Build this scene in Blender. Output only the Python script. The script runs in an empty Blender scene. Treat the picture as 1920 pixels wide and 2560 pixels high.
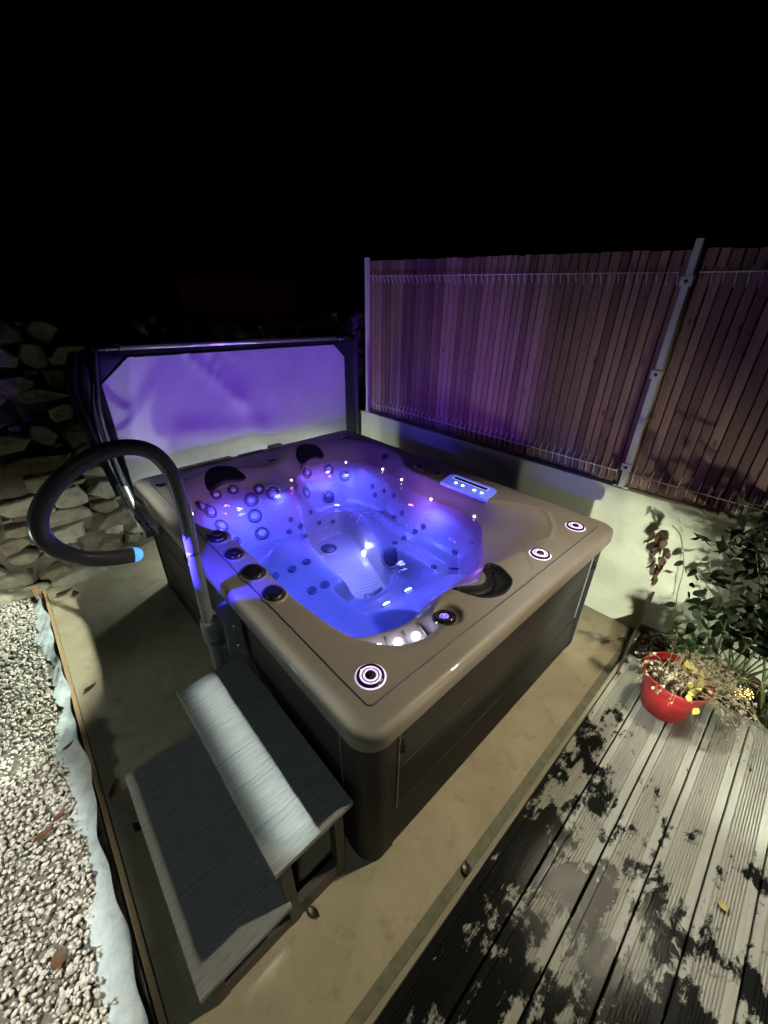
import bpy, bmesh, math, random
import numpy as np
from mathutils import Vector, Matrix, Euler
random.seed(7); RNG = np.random.default_rng(11)
S = bpy.context.scene
C = S.collection
PI = math.pi

# ------------------------------------------------------------------ materials
def mat(name, col, rough=.5, metal=0., noise=0., nscale=20., bump=0., bscale=60., coat=0., stretch=(1, 1, 1), col2=None, spec=.5, detail=6., emit=None, estr=0., rot=0.):
    m = bpy.data.materials.new(name); m.use_nodes = True
    nt = m.node_tree; N = nt.nodes; K = nt.links; b = N['Principled BSDF']
    b.inputs['Base Color'].default_value = (*col, 1); b.inputs['Roughness'].default_value = rough
    b.inputs['Metallic'].default_value = metal; b.inputs['Coat Weight'].default_value = coat
    b.inputs['Specular IOR Level'].default_value = spec
    tc = N.new('ShaderNodeTexCoord'); mp = N.new('ShaderNodeMapping'); mp.inputs['Scale'].default_value = stretch
    mp.inputs['Rotation'].default_value = (0, 0, rot)
    K.new(tc.outputs['Object'], mp.inputs['Vector'])
    if noise or col2:
        n = N.new('ShaderNodeTexNoise'); n.inputs['Scale'].default_value = nscale; n.inputs['Detail'].default_value = detail
        n.inputs['Roughness'].default_value = .65
        K.new(mp.outputs[0], n.inputs['Vector'])
        r = N.new('ShaderNodeValToRGB'); K.new(n.outputs['Fac'], r.inputs['Fac'])
        c2 = col2 or tuple(c*(1-noise) for c in col)
        r.color_ramp.elements[0].position = .3; r.color_ramp.elements[0].color = (*c2, 1)
        r.color_ramp.elements[1].position = .7; r.color_ramp.elements[1].color = (*col, 1)
        K.new(r.outputs['Color'], b.inputs['Base Color'])
        mr = N.new('ShaderNodeMapRange'); mr.inputs['To Min'].default_value = min(1, rough*1.2); mr.inputs['To Max'].default_value = rough*.8
        K.new(n.outputs['Fac'], mr.inputs['Value']); K.new(mr.outputs[0], b.inputs['Roughness'])
    if bump:
        n2 = N.new('ShaderNodeTexNoise'); n2.inputs['Scale'].default_value = bscale; n2.inputs['Detail'].default_value = 8
        K.new(mp.outputs[0], n2.inputs['Vector'])
        bp = N.new('ShaderNodeBump'); bp.inputs['Strength'].default_value = bump; bp.inputs['Distance'].default_value = .01
        K.new(n2.outputs['Fac'], bp.inputs['Height']); K.new(bp.outputs[0], b.inputs['Normal'])
    if emit:
        b.inputs['Emission Color'].default_value = (*emit, 1); b.inputs['Emission Strength'].default_value = estr
    return m

M = {}
M['shell'] = mat('pearl_brown_acrylic', (.20, .179, .155), .48, noise=.10, nscale=9, spec=.35, coat=.12, bump=.02, bscale=25)
M['skirt'] = mat('dark_brown_cladding', (.027, .0245, .023), .6, spec=.25, noise=.35, nscale=6, stretch=(1, 1, 14), bump=.12, bscale=50)
M['skirt_dark'] = mat('cladding_post', (.025, .023, .022), .55, spec=.25, noise=.2, nscale=5, stretch=(30, 30, 1), bump=.1, bscale=60)
M['black_rub'] = mat('black_pillow_foam', (.005, .005, .007), .55, spec=.2, bump=.05, bscale=200)
M['knob'] = mat('black_plastic', (.01, .01, .013), .22, coat=.3)
M['jet'] = mat('jet_plastic', (.022, .022, .04), .4)
M['chrome'] = mat('chrome', (.75, .77, .8), .12, metal=1)
M['steel'] = mat('brushed_steel', (.62, .64, .64), .3, metal=.8, bump=.05, bscale=300)
M['grip'] = mat('dark_foam_grip', (.15, .146, .15), .26, bump=.05, bscale=200)
M['greyp'] = mat('grey_plastic', (.22, .235, .235), .38, noise=.15)
M['vinyl'] = mat('navy_black_vinyl', (.028, .030, .045), .38, bump=.25, bscale=14, noise=.25, nscale=5)
M['lining'] = mat('white_cover_lining', (.62, .60, .62), .75, noise=.12, nscale=7, bump=.25, bscale=6)
M['tread'] = mat('grey_wpc_tread', (.35, .365, .36), .36, noise=.6, nscale=9, stretch=(1.2, 38, 1), bump=.22, bscale=12)
M['stepside'] = mat('step_frame', (.09, .08, .072), .5, noise=.3, nscale=10)
M['led_ring'] = mat('led_ring', (.9, .8, .95), .3, emit=(.72, .52, .95), estr=.85)
M['led_w'] = mat('led_white', (1, 1, 1), .3, emit=(.95, .92, 1.), estr=14)
M['led_s'] = mat('led_soft', (1, 1, 1), .3, emit=(.9, .85, 1.), estr=4)
M['led_b'] = mat('led_blue', (.4, .7, 1), .3, emit=(.04, .26, 1.), estr=1.9)
M['panel'] = mat('panel_backlit', (.25, .3, .7), .25, emit=(.05, .11, 1.), estr=.55, coat=.3)
M['slat'] = mat('impregnated_pine', (.28, .158, .128), .7, noise=.35, nscale=5, stretch=(14, 14, 1.2), bump=.2, bscale=30)
M['wire'] = mat('galvanised_wire', (.62, .58, .56), .45)
M['post'] = mat('powder_coated_post', (.55, .52, .52), .45, noise=.12, nscale=12)
M['plant'] = mat('leaf_green', (.012, .020, .006), .6, spec=.2, noise=.35, nscale=40)
M['plant_l'] = mat('pale_green_leaf', (.16, .30, .10), .5, noise=.3, nscale=40)
M['stem'] = mat('stem_green', (.10, .12, .045), .55, noise=.3, nscale=60)
M['drystem'] = mat('dry_stalk', (.34, .27, .15), .8, noise=.4, nscale=80)
M['dryflower'] = mat('dry_blossom', (.50, .45, .33), .85, noise=.4, nscale=120)
M['brownleaf'] = mat('brown_leaf', (.13, .06, .025), .6, noise=.5, nscale=45, bump=.2)
M['darkleaf'] = mat('dark_wet_leaf', (.05, .03, .015), .35, noise=.5, nscale=45, bump=.2)
M['yellow'] = mat('yellow_leaf', (.60, .53, .12), .5, noise=.25, nscale=60)
M['flap'] = mat('matt_navy_vinyl', (.016, .017, .030), .7, bump=.2, bscale=16)
M['darkbrown'] = mat('wilted_brown_leaf', (.075, .038, .018), .6, noise=.5, nscale=45, bump=.2)
M['paleleaf'] = mat('pale_yellow_leaf', (.42, .36, .10), .6, noise=.4, nscale=60)
M['pot'] = mat('red_plastic_pot', (.28, .010, .012), .45, noise=.35, nscale=15, coat=.15)
M['soil'] = mat('dark_soil', (.045, .032, .022), .95, noise=.6, nscale=60, bump=.8, bscale=90)
M['pine'] = mat('raw_pine_board', (.50, .36, .20), .65, noise=.3, nscale=7, stretch=(16, 1.2, 8), bump=.1)
M['cloth'] = mat('geotextile_felt', (.62, .72, .74), .9, noise=.35, nscale=14, bump=.5, bscale=45)
M['bronze'] = mat('earth_bank', (.17, .14, .105), .95, noise=.5, nscale=9, bump=.9, bscale=26)
M['edging'] = mat('ribbed_black_edging', (.035, .028, .022), .6, bump=.3, bscale=120)
M['orange'] = mat('ochre_render', (.30, .12, .04), .9, noise=.3, nscale=2)

def mat_concrete(name, c1, c2, brush=True):
    m = mat(name, c1, .85, col2=c2, nscale=3.2, detail=8)
    nt = m.node_tree; N = nt.nodes; K = nt.links; b = N['Principled BSDF']; tc = N['Texture Coordinate']
    w = N.new('ShaderNodeTexNoise'); w.inputs['Scale'].default_value = 11; w.inputs['Detail'].default_value = 7
    mp = N.new('ShaderNodeMapping'); mp.inputs['Scale'].default_value = (1.4, 11, 1) if brush else (3, 3, 3)
    mp.inputs['Rotation'].default_value = (0, 0, math.radians(-14)); K.new(tc.outputs['Object'], mp.inputs['Vector']); K.new(mp.outputs[0], w.inputs['Vector'])
    w2 = N.new('ShaderNodeTexNoise'); w2.inputs['Scale'].default_value = 160; w2.inputs['Detail'].default_value = 4; K.new(tc.outputs['Object'], w2.inputs['Vector'])
    a = N.new('ShaderNodeMath'); a.operation = 'MULTIPLY_ADD'; a.inputs[1].default_value = .35
    K.new(w2.outputs['Fac'], a.inputs[0]); K.new(w.outputs['Fac'], a.inputs[2])
    bp = N.new('ShaderNodeBump'); bp.inputs['Strength'].default_value = .55 if brush else .3; bp.inputs['Distance'].default_value = .008
    K.new(a.outputs[0], bp.inputs['Height']); K.new(bp.outputs[0], b.inputs['Normal'])
    # small dark stains
    v = N.new('ShaderNodeTexNoise'); v.inputs['Scale'].default_value = 9; v.inputs['Detail'].default_value = 10; v.inputs['Roughness'].default_value = .75
    K.new(tc.outputs['Object'], v.inputs['Vector'])
    r = N.new('ShaderNodeValToRGB'); r.color_ramp.elements[0].position = .30; r.color_ramp.elements[0].color = (.30, .28, .24, 1)
    r.color_ramp.elements[1].position = .47; r.color_ramp.elements[1].color = (1, 1, 1, 1); K.new(v.outputs['Fac'], r.inputs['Fac'])
    mx = N.new('ShaderNodeMix'); mx.data_type = 'RGBA'; mx.blend_type = 'MULTIPLY'; mx.inputs['Factor'].default_value = .5 if brush else .18
    src = b.inputs['Base Color'].links[0].from_socket
    K.new(src, mx.inputs['A']); K.new(r.outputs['Color'], mx.inputs['B']); K.new(mx.outputs['Result'], b.inputs['Base Color'])
    return m
M['slab'] = mat_concrete('brushed_concrete', (.44, .39, .28), (.33, .285, .195))
M['wall'] = mat_concrete('rendered_wall', (.58, .57, .45), (.52, .51, .39), brush=False)

def mat_deck():
    m = mat('weathered_deck_board', (.37, .37, .33), .75, noise=.22, nscale=6, stretch=(1.2, 16, 1), bump=.07, bscale=25)
    nt = m.node_tree; N = nt.nodes; K = nt.links; b = N['Principled BSDF']
    g = N.new('ShaderNodeTexCoord')
    mp = N.new('ShaderNodeMapping'); mp.inputs['Scale'].default_value = (3.1, 4.2, 1); mp.inputs['Location'].default_value = (3.35, 1.7, 0)
    K.new(g.outputs['Object'], mp.inputs['Vector'])
    n = N.new('ShaderNodeTexNoise'); n.inputs['Scale'].default_value = 1.7; n.inputs['Detail'].default_value = 12; n.inputs['Roughness'].default_value = .72
    n.inputs['Distortion'].default_value = .35
    K.new(mp.outputs[0], n.inputs['Vector'])
    sep = N.new('ShaderNodeSeparateXYZ'); K.new(g.outputs['Object'], sep.inputs[0])
    # wetter towards the lower x (near end of the deck)
    gr = N.new('ShaderNodeMapRange'); gr.inputs['From Min'].default_value = .45; gr.inputs['From Max'].default_value = 1.55
    gr.inputs['To Min'].default_value = .045; gr.inputs['To Max'].default_value = -.13
    K.new(sep.outputs['X'], gr.inputs['Value'])
    # dry towards the far side, wet first boards
    gy = N.new('ShaderNodeMapRange'); gy.inputs['From Min'].default_value = -.62; gy.inputs['From Max'].default_value = -.30
    gy.inputs['To Min'].default_value = 0.; gy.inputs['To Max'].default_value = .09
    K.new(sep.outputs['Y'], gy.inputs['Value'])
    mps = N.new('ShaderNodeMapping'); mps.inputs['Scale'].default_value = (5, 34, 1); K.new(g.outputs['Object'], mps.inputs['Vector'])
    ns = N.new('ShaderNodeTexNoise'); ns.inputs['Scale'].default_value = 1.3; ns.inputs['Detail'].default_value = 5; K.new(mps.outputs[0], ns.inputs['Vector'])
    sm = N.new('ShaderNodeMath'); sm.operation = 'MULTIPLY_ADD'; sm.inputs[1].default_value = .24; sm.inputs[2].default_value = -.12; K.new(ns.outputs['Fac'], sm.inputs[0])
    sa = N.new('ShaderNodeMath'); sa.operation = 'ADD'; K.new(sm.outputs[0], sa.inputs[0]); K.new(n.outputs['Fac'], sa.inputs[1])
    a = N.new('ShaderNodeMath'); a.operation = 'ADD'; K.new(sa.outputs[0], a.inputs[0]); K.new(gr.outputs[0], a.inputs[1])
    a2 = N.new('ShaderNodeMath'); a2.operation = 'ADD'; K.new(a.outputs[0], a2.inputs[0]); K.new(gy.outputs[0], a2.inputs[1])
    r = N.new('ShaderNodeValToRGB'); r.color_ramp.elements[0].position = .497; r.color_ramp.elements[0].color = (0, 0, 0, 1)
    r.color_ramp.elements[1].position = .545; r.color_ramp.elements[1].color = (1, 1, 1, 1); K.new(a2.outputs[0], r.inputs['Fac'])
    src = b.inputs['Base Color'].links[0].from_socket
    mx = N.new('ShaderNodeMix'); mx.data_type = 'RGBA'; K.new(r.outputs['Color'], mx.inputs['Factor']); K.new(src, mx.inputs['A'])
    mx.inputs['B'].default_value = (.011, .012, .012, 1); K.new(mx.outputs['Result'], b.inputs['Base Color'])
    m3 = N.new('ShaderNodeMix'); m3.data_type = 'FLOAT'; K.new(r.outputs['Color'], m3.inputs['Factor']); m3.inputs['A'].default_value = .3; m3.inputs['B'].default_value = .07
    K.new(m3.outputs['Result'], b.inputs['Specular IOR Level'])
    rs = b.inputs['Roughness'].links[0].from_socket
    m2 = N.new('ShaderNodeMix'); m2.data_type = 'FLOAT'; K.new(r.outputs['Color'], m2.inputs['Factor']); K.new(rs, m2.inputs['A']); m2.inputs['B'].default_value = .15
    K.new(m2.outputs['Result'], b.inputs['Roughness'])
    return m
M['deck'] = mat_deck()

def mat_water():
    m = bpy.data.materials.new('spa_water'); m.use_nodes = True
    nt = m.node_tree; N = nt.nodes; K = nt.links; N.clear()
    out = N.new('ShaderNodeOutputMaterial'); mix = N.new('ShaderNodeMixShader'); tr = N.new('ShaderNodeBsdfTransparent'); gl = N.new('ShaderNodeBsdfGlossy')
    tr.inputs['Color'].default_value = WATER_TINT; gl.inputs['Roughness'].default_value = .04
    fr = N.new('ShaderNodeFresnel'); fr.inputs['IOR'].default_value = 1.33
    tc = N.new('ShaderNodeTexCoord')
    n = N.new('ShaderNodeTexNoise'); n.inputs['Scale'].default_value = 11; n.inputs['Detail'].default_value = 4; n.inputs['Distortion'].default_value = .9
    K.new(tc.outputs['Object'], n.inputs['Vector'])
    bp = N.new('ShaderNodeBump'); bp.inputs['Strength'].default_value = .5; bp.inputs['Distance'].default_value = .02
    K.new(n.outputs['Fac'], bp.inputs['Height']); K.new(bp.outputs[0], gl.inputs['Normal']); K.new(bp.outputs[0], fr.inputs['Normal'])
    K.new(fr.outputs[0], mix.inputs[0]); K.new(tr.outputs[0], mix.inputs[1]); K.new(gl.outputs[0], mix.inputs[2]); K.new(mix.outputs[0], out.inputs['Surface'])
    return m
WATER_TINT = (.40, .58, 1., 1)
M['water'] = mat_water()

def mat_stone():
    m = mat('limestone_rubble', (.47, .45, .37), .88, noise=.55, nscale=11, bump=1., bscale=30)
    nt = m.node_tree; N = nt.nodes; K = nt.links; b = N['Principled BSDF']
    g = N.new('ShaderNodeNewGeometry'); r = N.new('ShaderNodeValToRGB'); K.new(g.outputs['Random Per Island'], r.inputs['Fac'])
    r.color_ramp.elements[0].color = (.45, .40, .33, 1); r.color_ramp.elements[1].color = (1.1, 1.1, 1.1, 1)
    mx = N.new('ShaderNodeMix'); mx.data_type = 'RGBA'; mx.blend_type = 'MULTIPLY'; mx.inputs['Factor'].default_value = 1
    src = b.inputs['Base Color'].links[0].from_socket
    K.new(src, mx.inputs['A']); K.new(r.outputs['Color'], mx.inputs['B']); K.new(mx.outputs['Result'], b.inputs['Base Color'])
    return m
M['stone'] = mat_stone()
def mat_gravel():
    m = mat('limestone_gravel', (.80, .77, .70), .85, noise=.2, nscale=60, bump=.3, bscale=150)
    nt = m.node_tree; N = nt.nodes; K = nt.links; b = N['Principled BSDF']
    g = N.new('ShaderNodeNewGeometry'); r = N.new('ShaderNodeValToRGB'); K.new(g.outputs['Random Per Island'], r.inputs['Fac'])
    r.color_ramp.elements[0].color = (.52, .49, .45, 1); r.color_ramp.elements[1].position = .55; r.color_ramp.elements[1].color = (1, 1, 1, 1)
    mx = N.new('ShaderNodeMix'); mx.data_type = 'RGBA'; mx.blend_type = 'MULTIPLY'; mx.inputs['Factor'].default_value = 1
    src = b.inputs['Base Color'].links[0].from_socket
    K.new(src, mx.inputs['A']); K.new(r.outputs['Color'], mx.inputs['B']); K.new(mx.outputs['Result'], b.inputs['Base Color'])
    return m
M['gravel'] = mat_gravel()
def mat_slat():
    m = M['slat']; nt = m.node_tree; N = nt.nodes; K = nt.links; b = N['Principled BSDF']
    g = N.new('ShaderNodeNewGeometry'); r = N.new('ShaderNodeValToRGB'); K.new(g.outputs['Random Per Island'], r.inputs['Fac'])
    r.color_ramp.elements[0].color = (.50, .44, .42, 1); r.color_ramp.elements[1].color = (1.3, 1.27, 1.25, 1)
    mx = N.new('ShaderNodeMix'); mx.data_type = 'RGBA'; mx.blend_type = 'MULTIPLY'; mx.inputs['Factor'].default_value = 1
    src = b.inputs['Base Color'].links[0].from_socket
    K.new(src, mx.inputs['A']); K.new(r.outputs['Color'], mx.inputs['B'])
    # knots
    tc = N['Texture Coordinate']; v = N.new('ShaderNodeTexVoronoi'); v.inputs['Scale'].default_value = 3.2
    mp = N.new('ShaderNodeMapping'); mp.inputs['Scale'].default_value = (2, 4.5, 1.6); K.new(tc.outputs['Object'], mp.inputs['Vector']); K.new(mp.outputs[0], v.inputs['Vector'])
    r2 = N.new('ShaderNodeValToRGB'); r2.color_ramp.elements[0].position = .06; r2.color_ramp.elements[0].color = (.28, .22, .2, 1)
    r2.color_ramp.elements[1].position = .15; r2.color_ramp.elements[1].color = (1, 1, 1, 1); K.new(v.outputs['Distance'], r2.inputs['Fac'])
    m2 = N.new('ShaderNodeMix'); m2.data_type = 'RGBA'; m2.blend_type = 'MULTIPLY'; m2.inputs['Factor'].default_value = 1
    K.new(mx.outputs['Result'], m2.inputs['A']); K.new(r2.outputs['Color'], m2.inputs['B']); K.new(m2.outputs['Result'], b.inputs['Base Color'])
mat_slat()

# ------------------------------------------------------------------ object helpers
def tag(o, label=None, cat=None, group=None, kind=None):
    if label: o['label'] = label
    if cat: o['category'] = cat
    if group: o['group'] = group
    if kind: o['kind'] = kind
    return o
def empty(name, loc=(0, 0, 0)):
    o = bpy.data.objects.new(name, None); C.objects.link(o); o.location = loc; o.empty_display_size = .1
    return o
def link(name, me, m, parent=None, smooth=False):
    if isinstance(m, str): m = M[m]
    if not me.materials: me.materials.append(m)
    o = bpy.data.objects.new(name, me); C.objects.link(o)
    if parent:
        o.parent = parent
        chain = Vector((0, 0, 0)); q = parent
        while q: chain += q.location; q = q.parent
        o.location = -chain      # meshes are modelled in world coordinates
    if smooth: me.polygons.foreach_set('use_smooth', [True]*len(me.polygons))
    return o
def obj(name, bm, m, parent=None, smooth=False):
    me = bpy.data.meshes.new(name); bm.normal_update(); bm.to_mesh(me); bm.free()
    return link(name, me, m, parent, smooth)
def pydata(name, v, f, m, parent=None, smooth=False):
    me = bpy.data.meshes.new(name); me.from_pydata([tuple(a) for a in v], [], [tuple(int(i) for i in a) for a in f]); me.validate(); me.update()
    return link(name, me, m, parent, smooth)
def box(bm, x0, x1, y0, y1, z0, z1, bev=0., mtx=None):
    r = bmesh.ops.create_cube(bm, size=1)
    vs = r['verts']
    for v in vs: v.co = Vector((x0+(v.co.x+.5)*(x1-x0), y0+(v.co.y+.5)*(y1-y0), z0+(v.co.z+.5)*(z1-z0)))
    if mtx is not None:
        for v in vs: v.co = mtx @ v.co
    if bev:
        es = list({e for v in vs for e in v.link_edges})
        bmesh.ops.bevel(bm, geom=es, offset=bev, segments=2, affect='EDGES', profile=.7)
def catmull(P, n=8, closed=False):
    P = [Vector(p) for p in P]; out = []
    N_ = len(P)
    for i in range(N_ if closed else N_-1):
        p0 = P[(i-1) % N_] if closed or i > 0 else P[0]; p1 = P[i]; p2 = P[(i+1) % N_]; p3 = P[(i+2) % N_] if closed or i+2 < N_ else P[-1]
        for k in range(n):
            t = k/n
            out.append(.5*((2*p1)+(-p0+p2)*t+(2*p0-5*p1+4*p2-p3)*t*t+(-p0+3*p1-3*p2+p3)*t**3))
    if not closed: out.append(P[-1])
    return out
def tube(bm, pts, rad, seg=10, cap=True, closed=False):
    pts = [Vector(p) for p in pts]; n = len(pts)
    rad = rad if isinstance(rad, (list, tuple)) else [rad]*n
    rings = []; prev = None
    for i, p in enumerate(pts):
        a = pts[i-1] if i > 0 else (pts[-1] if closed else p); b = pts[(i+1) % n] if (i < n-1 or closed) else p
        t = (b-a).normalized()
        if prev is None:
            u = t.orthogonal().normalized()
        else:
            u = (prev-t*prev.dot(t)); u = u.normalized() if u.length > 1e-6 else t.orthogonal().normalized()
        prev = u; w = t.cross(u)
        rings.append([bm.verts.new(p+(u*math.cos(2*PI*k/seg)+w*math.sin(2*PI*k/seg))*rad[i]) for k in range(seg)])
    for i in range(n if closed else n-1):
        A, B = rings[i], rings[(i+1) % n]
        for k in range(seg): bm.faces.new((A[k], A[(k+1) % seg], B[(k+1) % seg], B[k]))
    if cap and not closed:
        bm.faces.new(list(reversed(rings[0]))); bm.faces.new(rings[-1])
def lathe(bm, prof, mtx=None, seg=28, sx=1., sy=1.):
    mtx = mtx or Matrix.Identity(4); rings = []
    for r, z in prof:
        if r < 1e-5: rings.append([bm.verts.new(mtx @ Vector((0, 0, z)))])
        else: rings.append([bm.verts.new(mtx @ Vector((r*sx*math.cos(2*PI*k/seg), r*sy*math.sin(2*PI*k/seg), z))) for k in range(seg)])
    for A, B in zip(rings[:-1], rings[1:]):
        for k in range(seg):
            k2 = (k+1) % seg
            f = ([A[0]] if len(A) == 1 else [A[k], A[k2]])+([B[0]] if len(B) == 1 else [B[k2], B[k]])
            if len(f) > 2: bm.faces.new(f)
def frame(loc, nrm, spin=0.):
    q = Vector(nrm).normalized().to_track_quat('Z', 'Y')
    return Matrix.Translation(Vector(loc)) @ q.to_matrix().to_4x4() @ Matrix.Rotation(spin, 4, 'Z')
def vnoise(x, y, s=1.):
    return (math.sin(x*3.1*s+1.3*math.sin(y*2.3*s+.7))+math.sin(y*4.7*s+1.9*math.sin(x*1.7*s+2.1))+.5*math.sin((x*7.3-y*6.1)*s+.4))/2.5

# ------------------------------------------------------------------ tub basin surface
W, L, H, WZ = 1.964, 2.594, 0.90, 0.775
RIM = np.array([(.11,1.78),(.15,1.62),(.20,1.48),(.22,1.30),(.22,1.05),(.20,.80),(.215,.60),(.235,.43),(.27,.34),(.33,.25),(.40,.20),(.50,.175),
 (.58,.19),(.66,.30),(.76,.318),(.85,.285),(.92,.25),(.98,.275),(1.05,.312),(1.10,.285),(1.24,.265),(1.36,.23),(1.50,.22),(1.62,.30),(1.70,.44),(1.69,.58),(1.665,.70),(1.67,.90),(1.675,1.15),(1.66,1.38),(1.69,1.52),(1.78,1.62),
 (1.85,1.74),(1.88,1.98),(1.84,2.20),(1.73,2.36),(1.55,2.48),(1.32,2.50),(1.14,2.45),(1.05,2.30),(.95,2.20),(.80,2.24),(.66,2.36),(.48,2.42),
 (.30,2.36),(.17,2.20),(.11,2.00)])
WAT = np.array([(.15,1.76),(.20,1.60),(.245,1.45),(.26,1.28),(.26,1.05),(.245,.80),(.255,.62),(.28,.50),(.36,.44),(.49,.39),(.58,.375),
 (.66,.39),(.78,.40),(.92,.40),(1.10,.40),(1.23,.43),(1.36,.53),(1.50,.63),(1.59,.72),(1.60,.90),(1.575,1.13),(1.59,1.30),(1.62,1.44),(1.66,1.54),(1.69,1.68),(1.71,1.88),
 (1.68,2.08),(1.57,2.20),(1.38,2.24),(1.17,2.21),(1.04,2.13),(1.0,2.03),(.93,1.97),(.84,2.01),(.76,2.11),(.62,2.21),(.47,2.24),(.34,2.18),(.23,2.08),(.17,1.95)])
FOOT = np.array([(.84,1.04),(1.14,1.02),(1.22,1.25),(1.40,1.70),(1.41,1.95),(1.22,2.0),(.97,1.95),(.84,1.65),(.81,1.25)])
def smooth_poly(P, it=2):
    for _ in range(it):
        Q = np.roll(P, -1, 0)
        P = np.stack([.75*P+.25*Q, .25*P+.75*Q], 1).reshape(-1, 2)
    return P
def sdist(P, X, Y):
    # signed distance, positive inside
    d = np.full(X.shape, 1e9); ins = np.zeros(X.shape, bool)
    n = len(P)
    for i in range(n):
        ax, ay = P[i]; bx, by = P[(i+1) % n]
        ex, ey = bx-ax, by-ay
        t = np.clip(((X-ax)*ex+(Y-ay)*ey)/(ex*ex+ey*ey+1e-12), 0, 1)
        d = np.minimum(d, (X-ax-t*ex)**2+(Y-ay-t*ey)**2)
        c = ((ay > Y) != (by > Y)) & (X < (bx-ax)*(Y-ay)/((by-ay) if abs(by-ay) > 1e-12 else 1e-12)+ax)
        ins ^= c
    d = np.sqrt(d)
    return np.where(ins, d, -d)
def sst(t):
    t = np.clip(t, 0, 1); return t*t*(3-2*t)
def gs(X, Y, cx, cy, sx, sy, a=0):
    c, s = np.cos(a), np.sin(a)
    u = (X-cx)*c+(Y-cy)*s; v = -(X-cx)*s+(Y-cy)*c
    return np.exp(-(u/sx)**2-(v/sy)**2)
def pline(P, X, Y):
    d = np.full(X.shape, 1e9)
    for (ax, ay), (bx, by) in zip(P[:-1], P[1:]):
        ex, ey = bx-ax, by-ay
        t = np.clip(((X-ax)*ex+(Y-ay)*ey)/(ex*ex+ey*ey+1e-12), 0, 1)
        d = np.minimum(d, (X-ax-t*ex)**2+(Y-ay-t*ey)**2)
    return np.sqrt(d)
_R = smooth_poly(RIM); _W = smooth_poly(WAT); _F = smooth_poly(FOOT, 3)
PADLINE = [(1.40,.335),(1.46,.255),(1.53,.215),(1.66,.26),(1.79,.36),(1.825,.42),(1.80,.52),(1.73,.64),(1.68,.72)]
PADLINE2 = [(.74,.30),(.80,.20),(.92,.12),(1.06,.09),(1.20,.15),(1.30,.24),(1.36,.30)]
PIL3 = np.array([(.785,.302),(.846,.266),(.907,.230),(.966,.245),(1.0,.280),(1.044,.308),(1.080,.300),(1.094,.25),(1.071,.188),(1.038,.146),(.979,.125),(.918,.125),(.862,.146),(.82,.193),(.792,.254)])
def height(X, Y):
    X = np.asarray(X, float); Y = np.asarray(Y, float)
    dR, dW, dF = sdist(_R, X, Y), sdist(_W, X, Y), sdist(_F, X, Y)
    z = np.full(X.shape, H)
    # dry wall between rim and water line
    t = dR/np.maximum(dR-dW, 1e-4)
    dry = H-.004-(H-.004-WZ)*(t*.75+.25*sst(t))
    z = np.where(dR > 0, dry, z)
    z = np.where((dR <= 0) & (dR > -.025), H-.004*sst((dR+.025)/.025), z)
    # under water
    w = .12+.30*gs(X, Y, .42, 2.12, .42, .42)+.26*gs(X, Y, 1.45, 2.25, .35, .3)
    zs = .45+.06*sst((X-1.42)/.06)*(Y < 1.6)-.05*sst((X-.3)/.3)*sst((1.5-Y)/.3)*(X < .9)
    under = WZ-(WZ-zs)*(1-(1-np.clip(dW/w, 0, 1))**2)
    ramp = .66-.40*sst((Y-.40)/.74)
    ramp = np.maximum(ramp, WZ-(WZ-.3)*(1-(1-np.clip(dW/.12, 0, 1))**2))
    m = sst((X-.70)/.06)*sst((1.32-X)/.10)*sst((1.2-Y)/.1)
    under = under*(1-m)+np.minimum(under*0+ramp, WZ)*m
    under = np.where(dW > 0, np.minimum(under, WZ), under)
    under -= .06*gs(X, Y, .48, 1.25, .13, .35)*1
    under += .07*gs(X, Y, .62, 1.70, .17, .10, .5)
    under += .10*gs(X, Y, .97, 1.92, .07, .22, -.15)
    under += .05*gs(X, Y, 1.38, 1.62, .10, .16, .4)
    under = np.where(dF > 0, under+(.22-under)*sst(dF/.045), under)
    under = np.where(dF > .10, .22+.004*np.sin(((X-1.1)*.35+(Y-1.3))*170)*(Y < 1.6), under)
    z = np.where(dW > 0, np.minimum(under, WZ-.0005-.6*np.clip(dW, 0, .04)), z)
    # filter ledge at the near corner
    led = sst((dR-.005)/.02)*sst((-dW-.022)/.02)*sst((.60-X)/.03)*sst((.46-Y)/.03)*(X < .62)*(Y < .5)
    z = z*(1-led)+.812*led
    # embossed lines
    for pl, a in ((PADLINE, .008), (PADLINE2, -.004)):
        d = pline(pl, X, Y); z = z+a*np.exp(-(d/.011)**2)
    # speaker pocket
    d = np.hypot(X-.635, Y-.215); z = np.where(d < .075, np.minimum(z, H-.03+.03*sst((d-.045)/.03)), z)
    dp = sdist(PIL3, X, Y); z = z-.055*sst((dp-.006)/.02)
    return z
def normal(x, y, e=.012):
    zx = (height(x+e, y)-height(x-e, y))/(2*e); zy = (height(x, y+e)-height(x, y-e))/(2*e)
    n = np.array([-float(zx), -float(zy), 1.]); return n/np.linalg.norm(n)
WX, WALLZ = 2.325, .985
sm_rim = [(float(a), float(b)) for a, b in _R]

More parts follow.
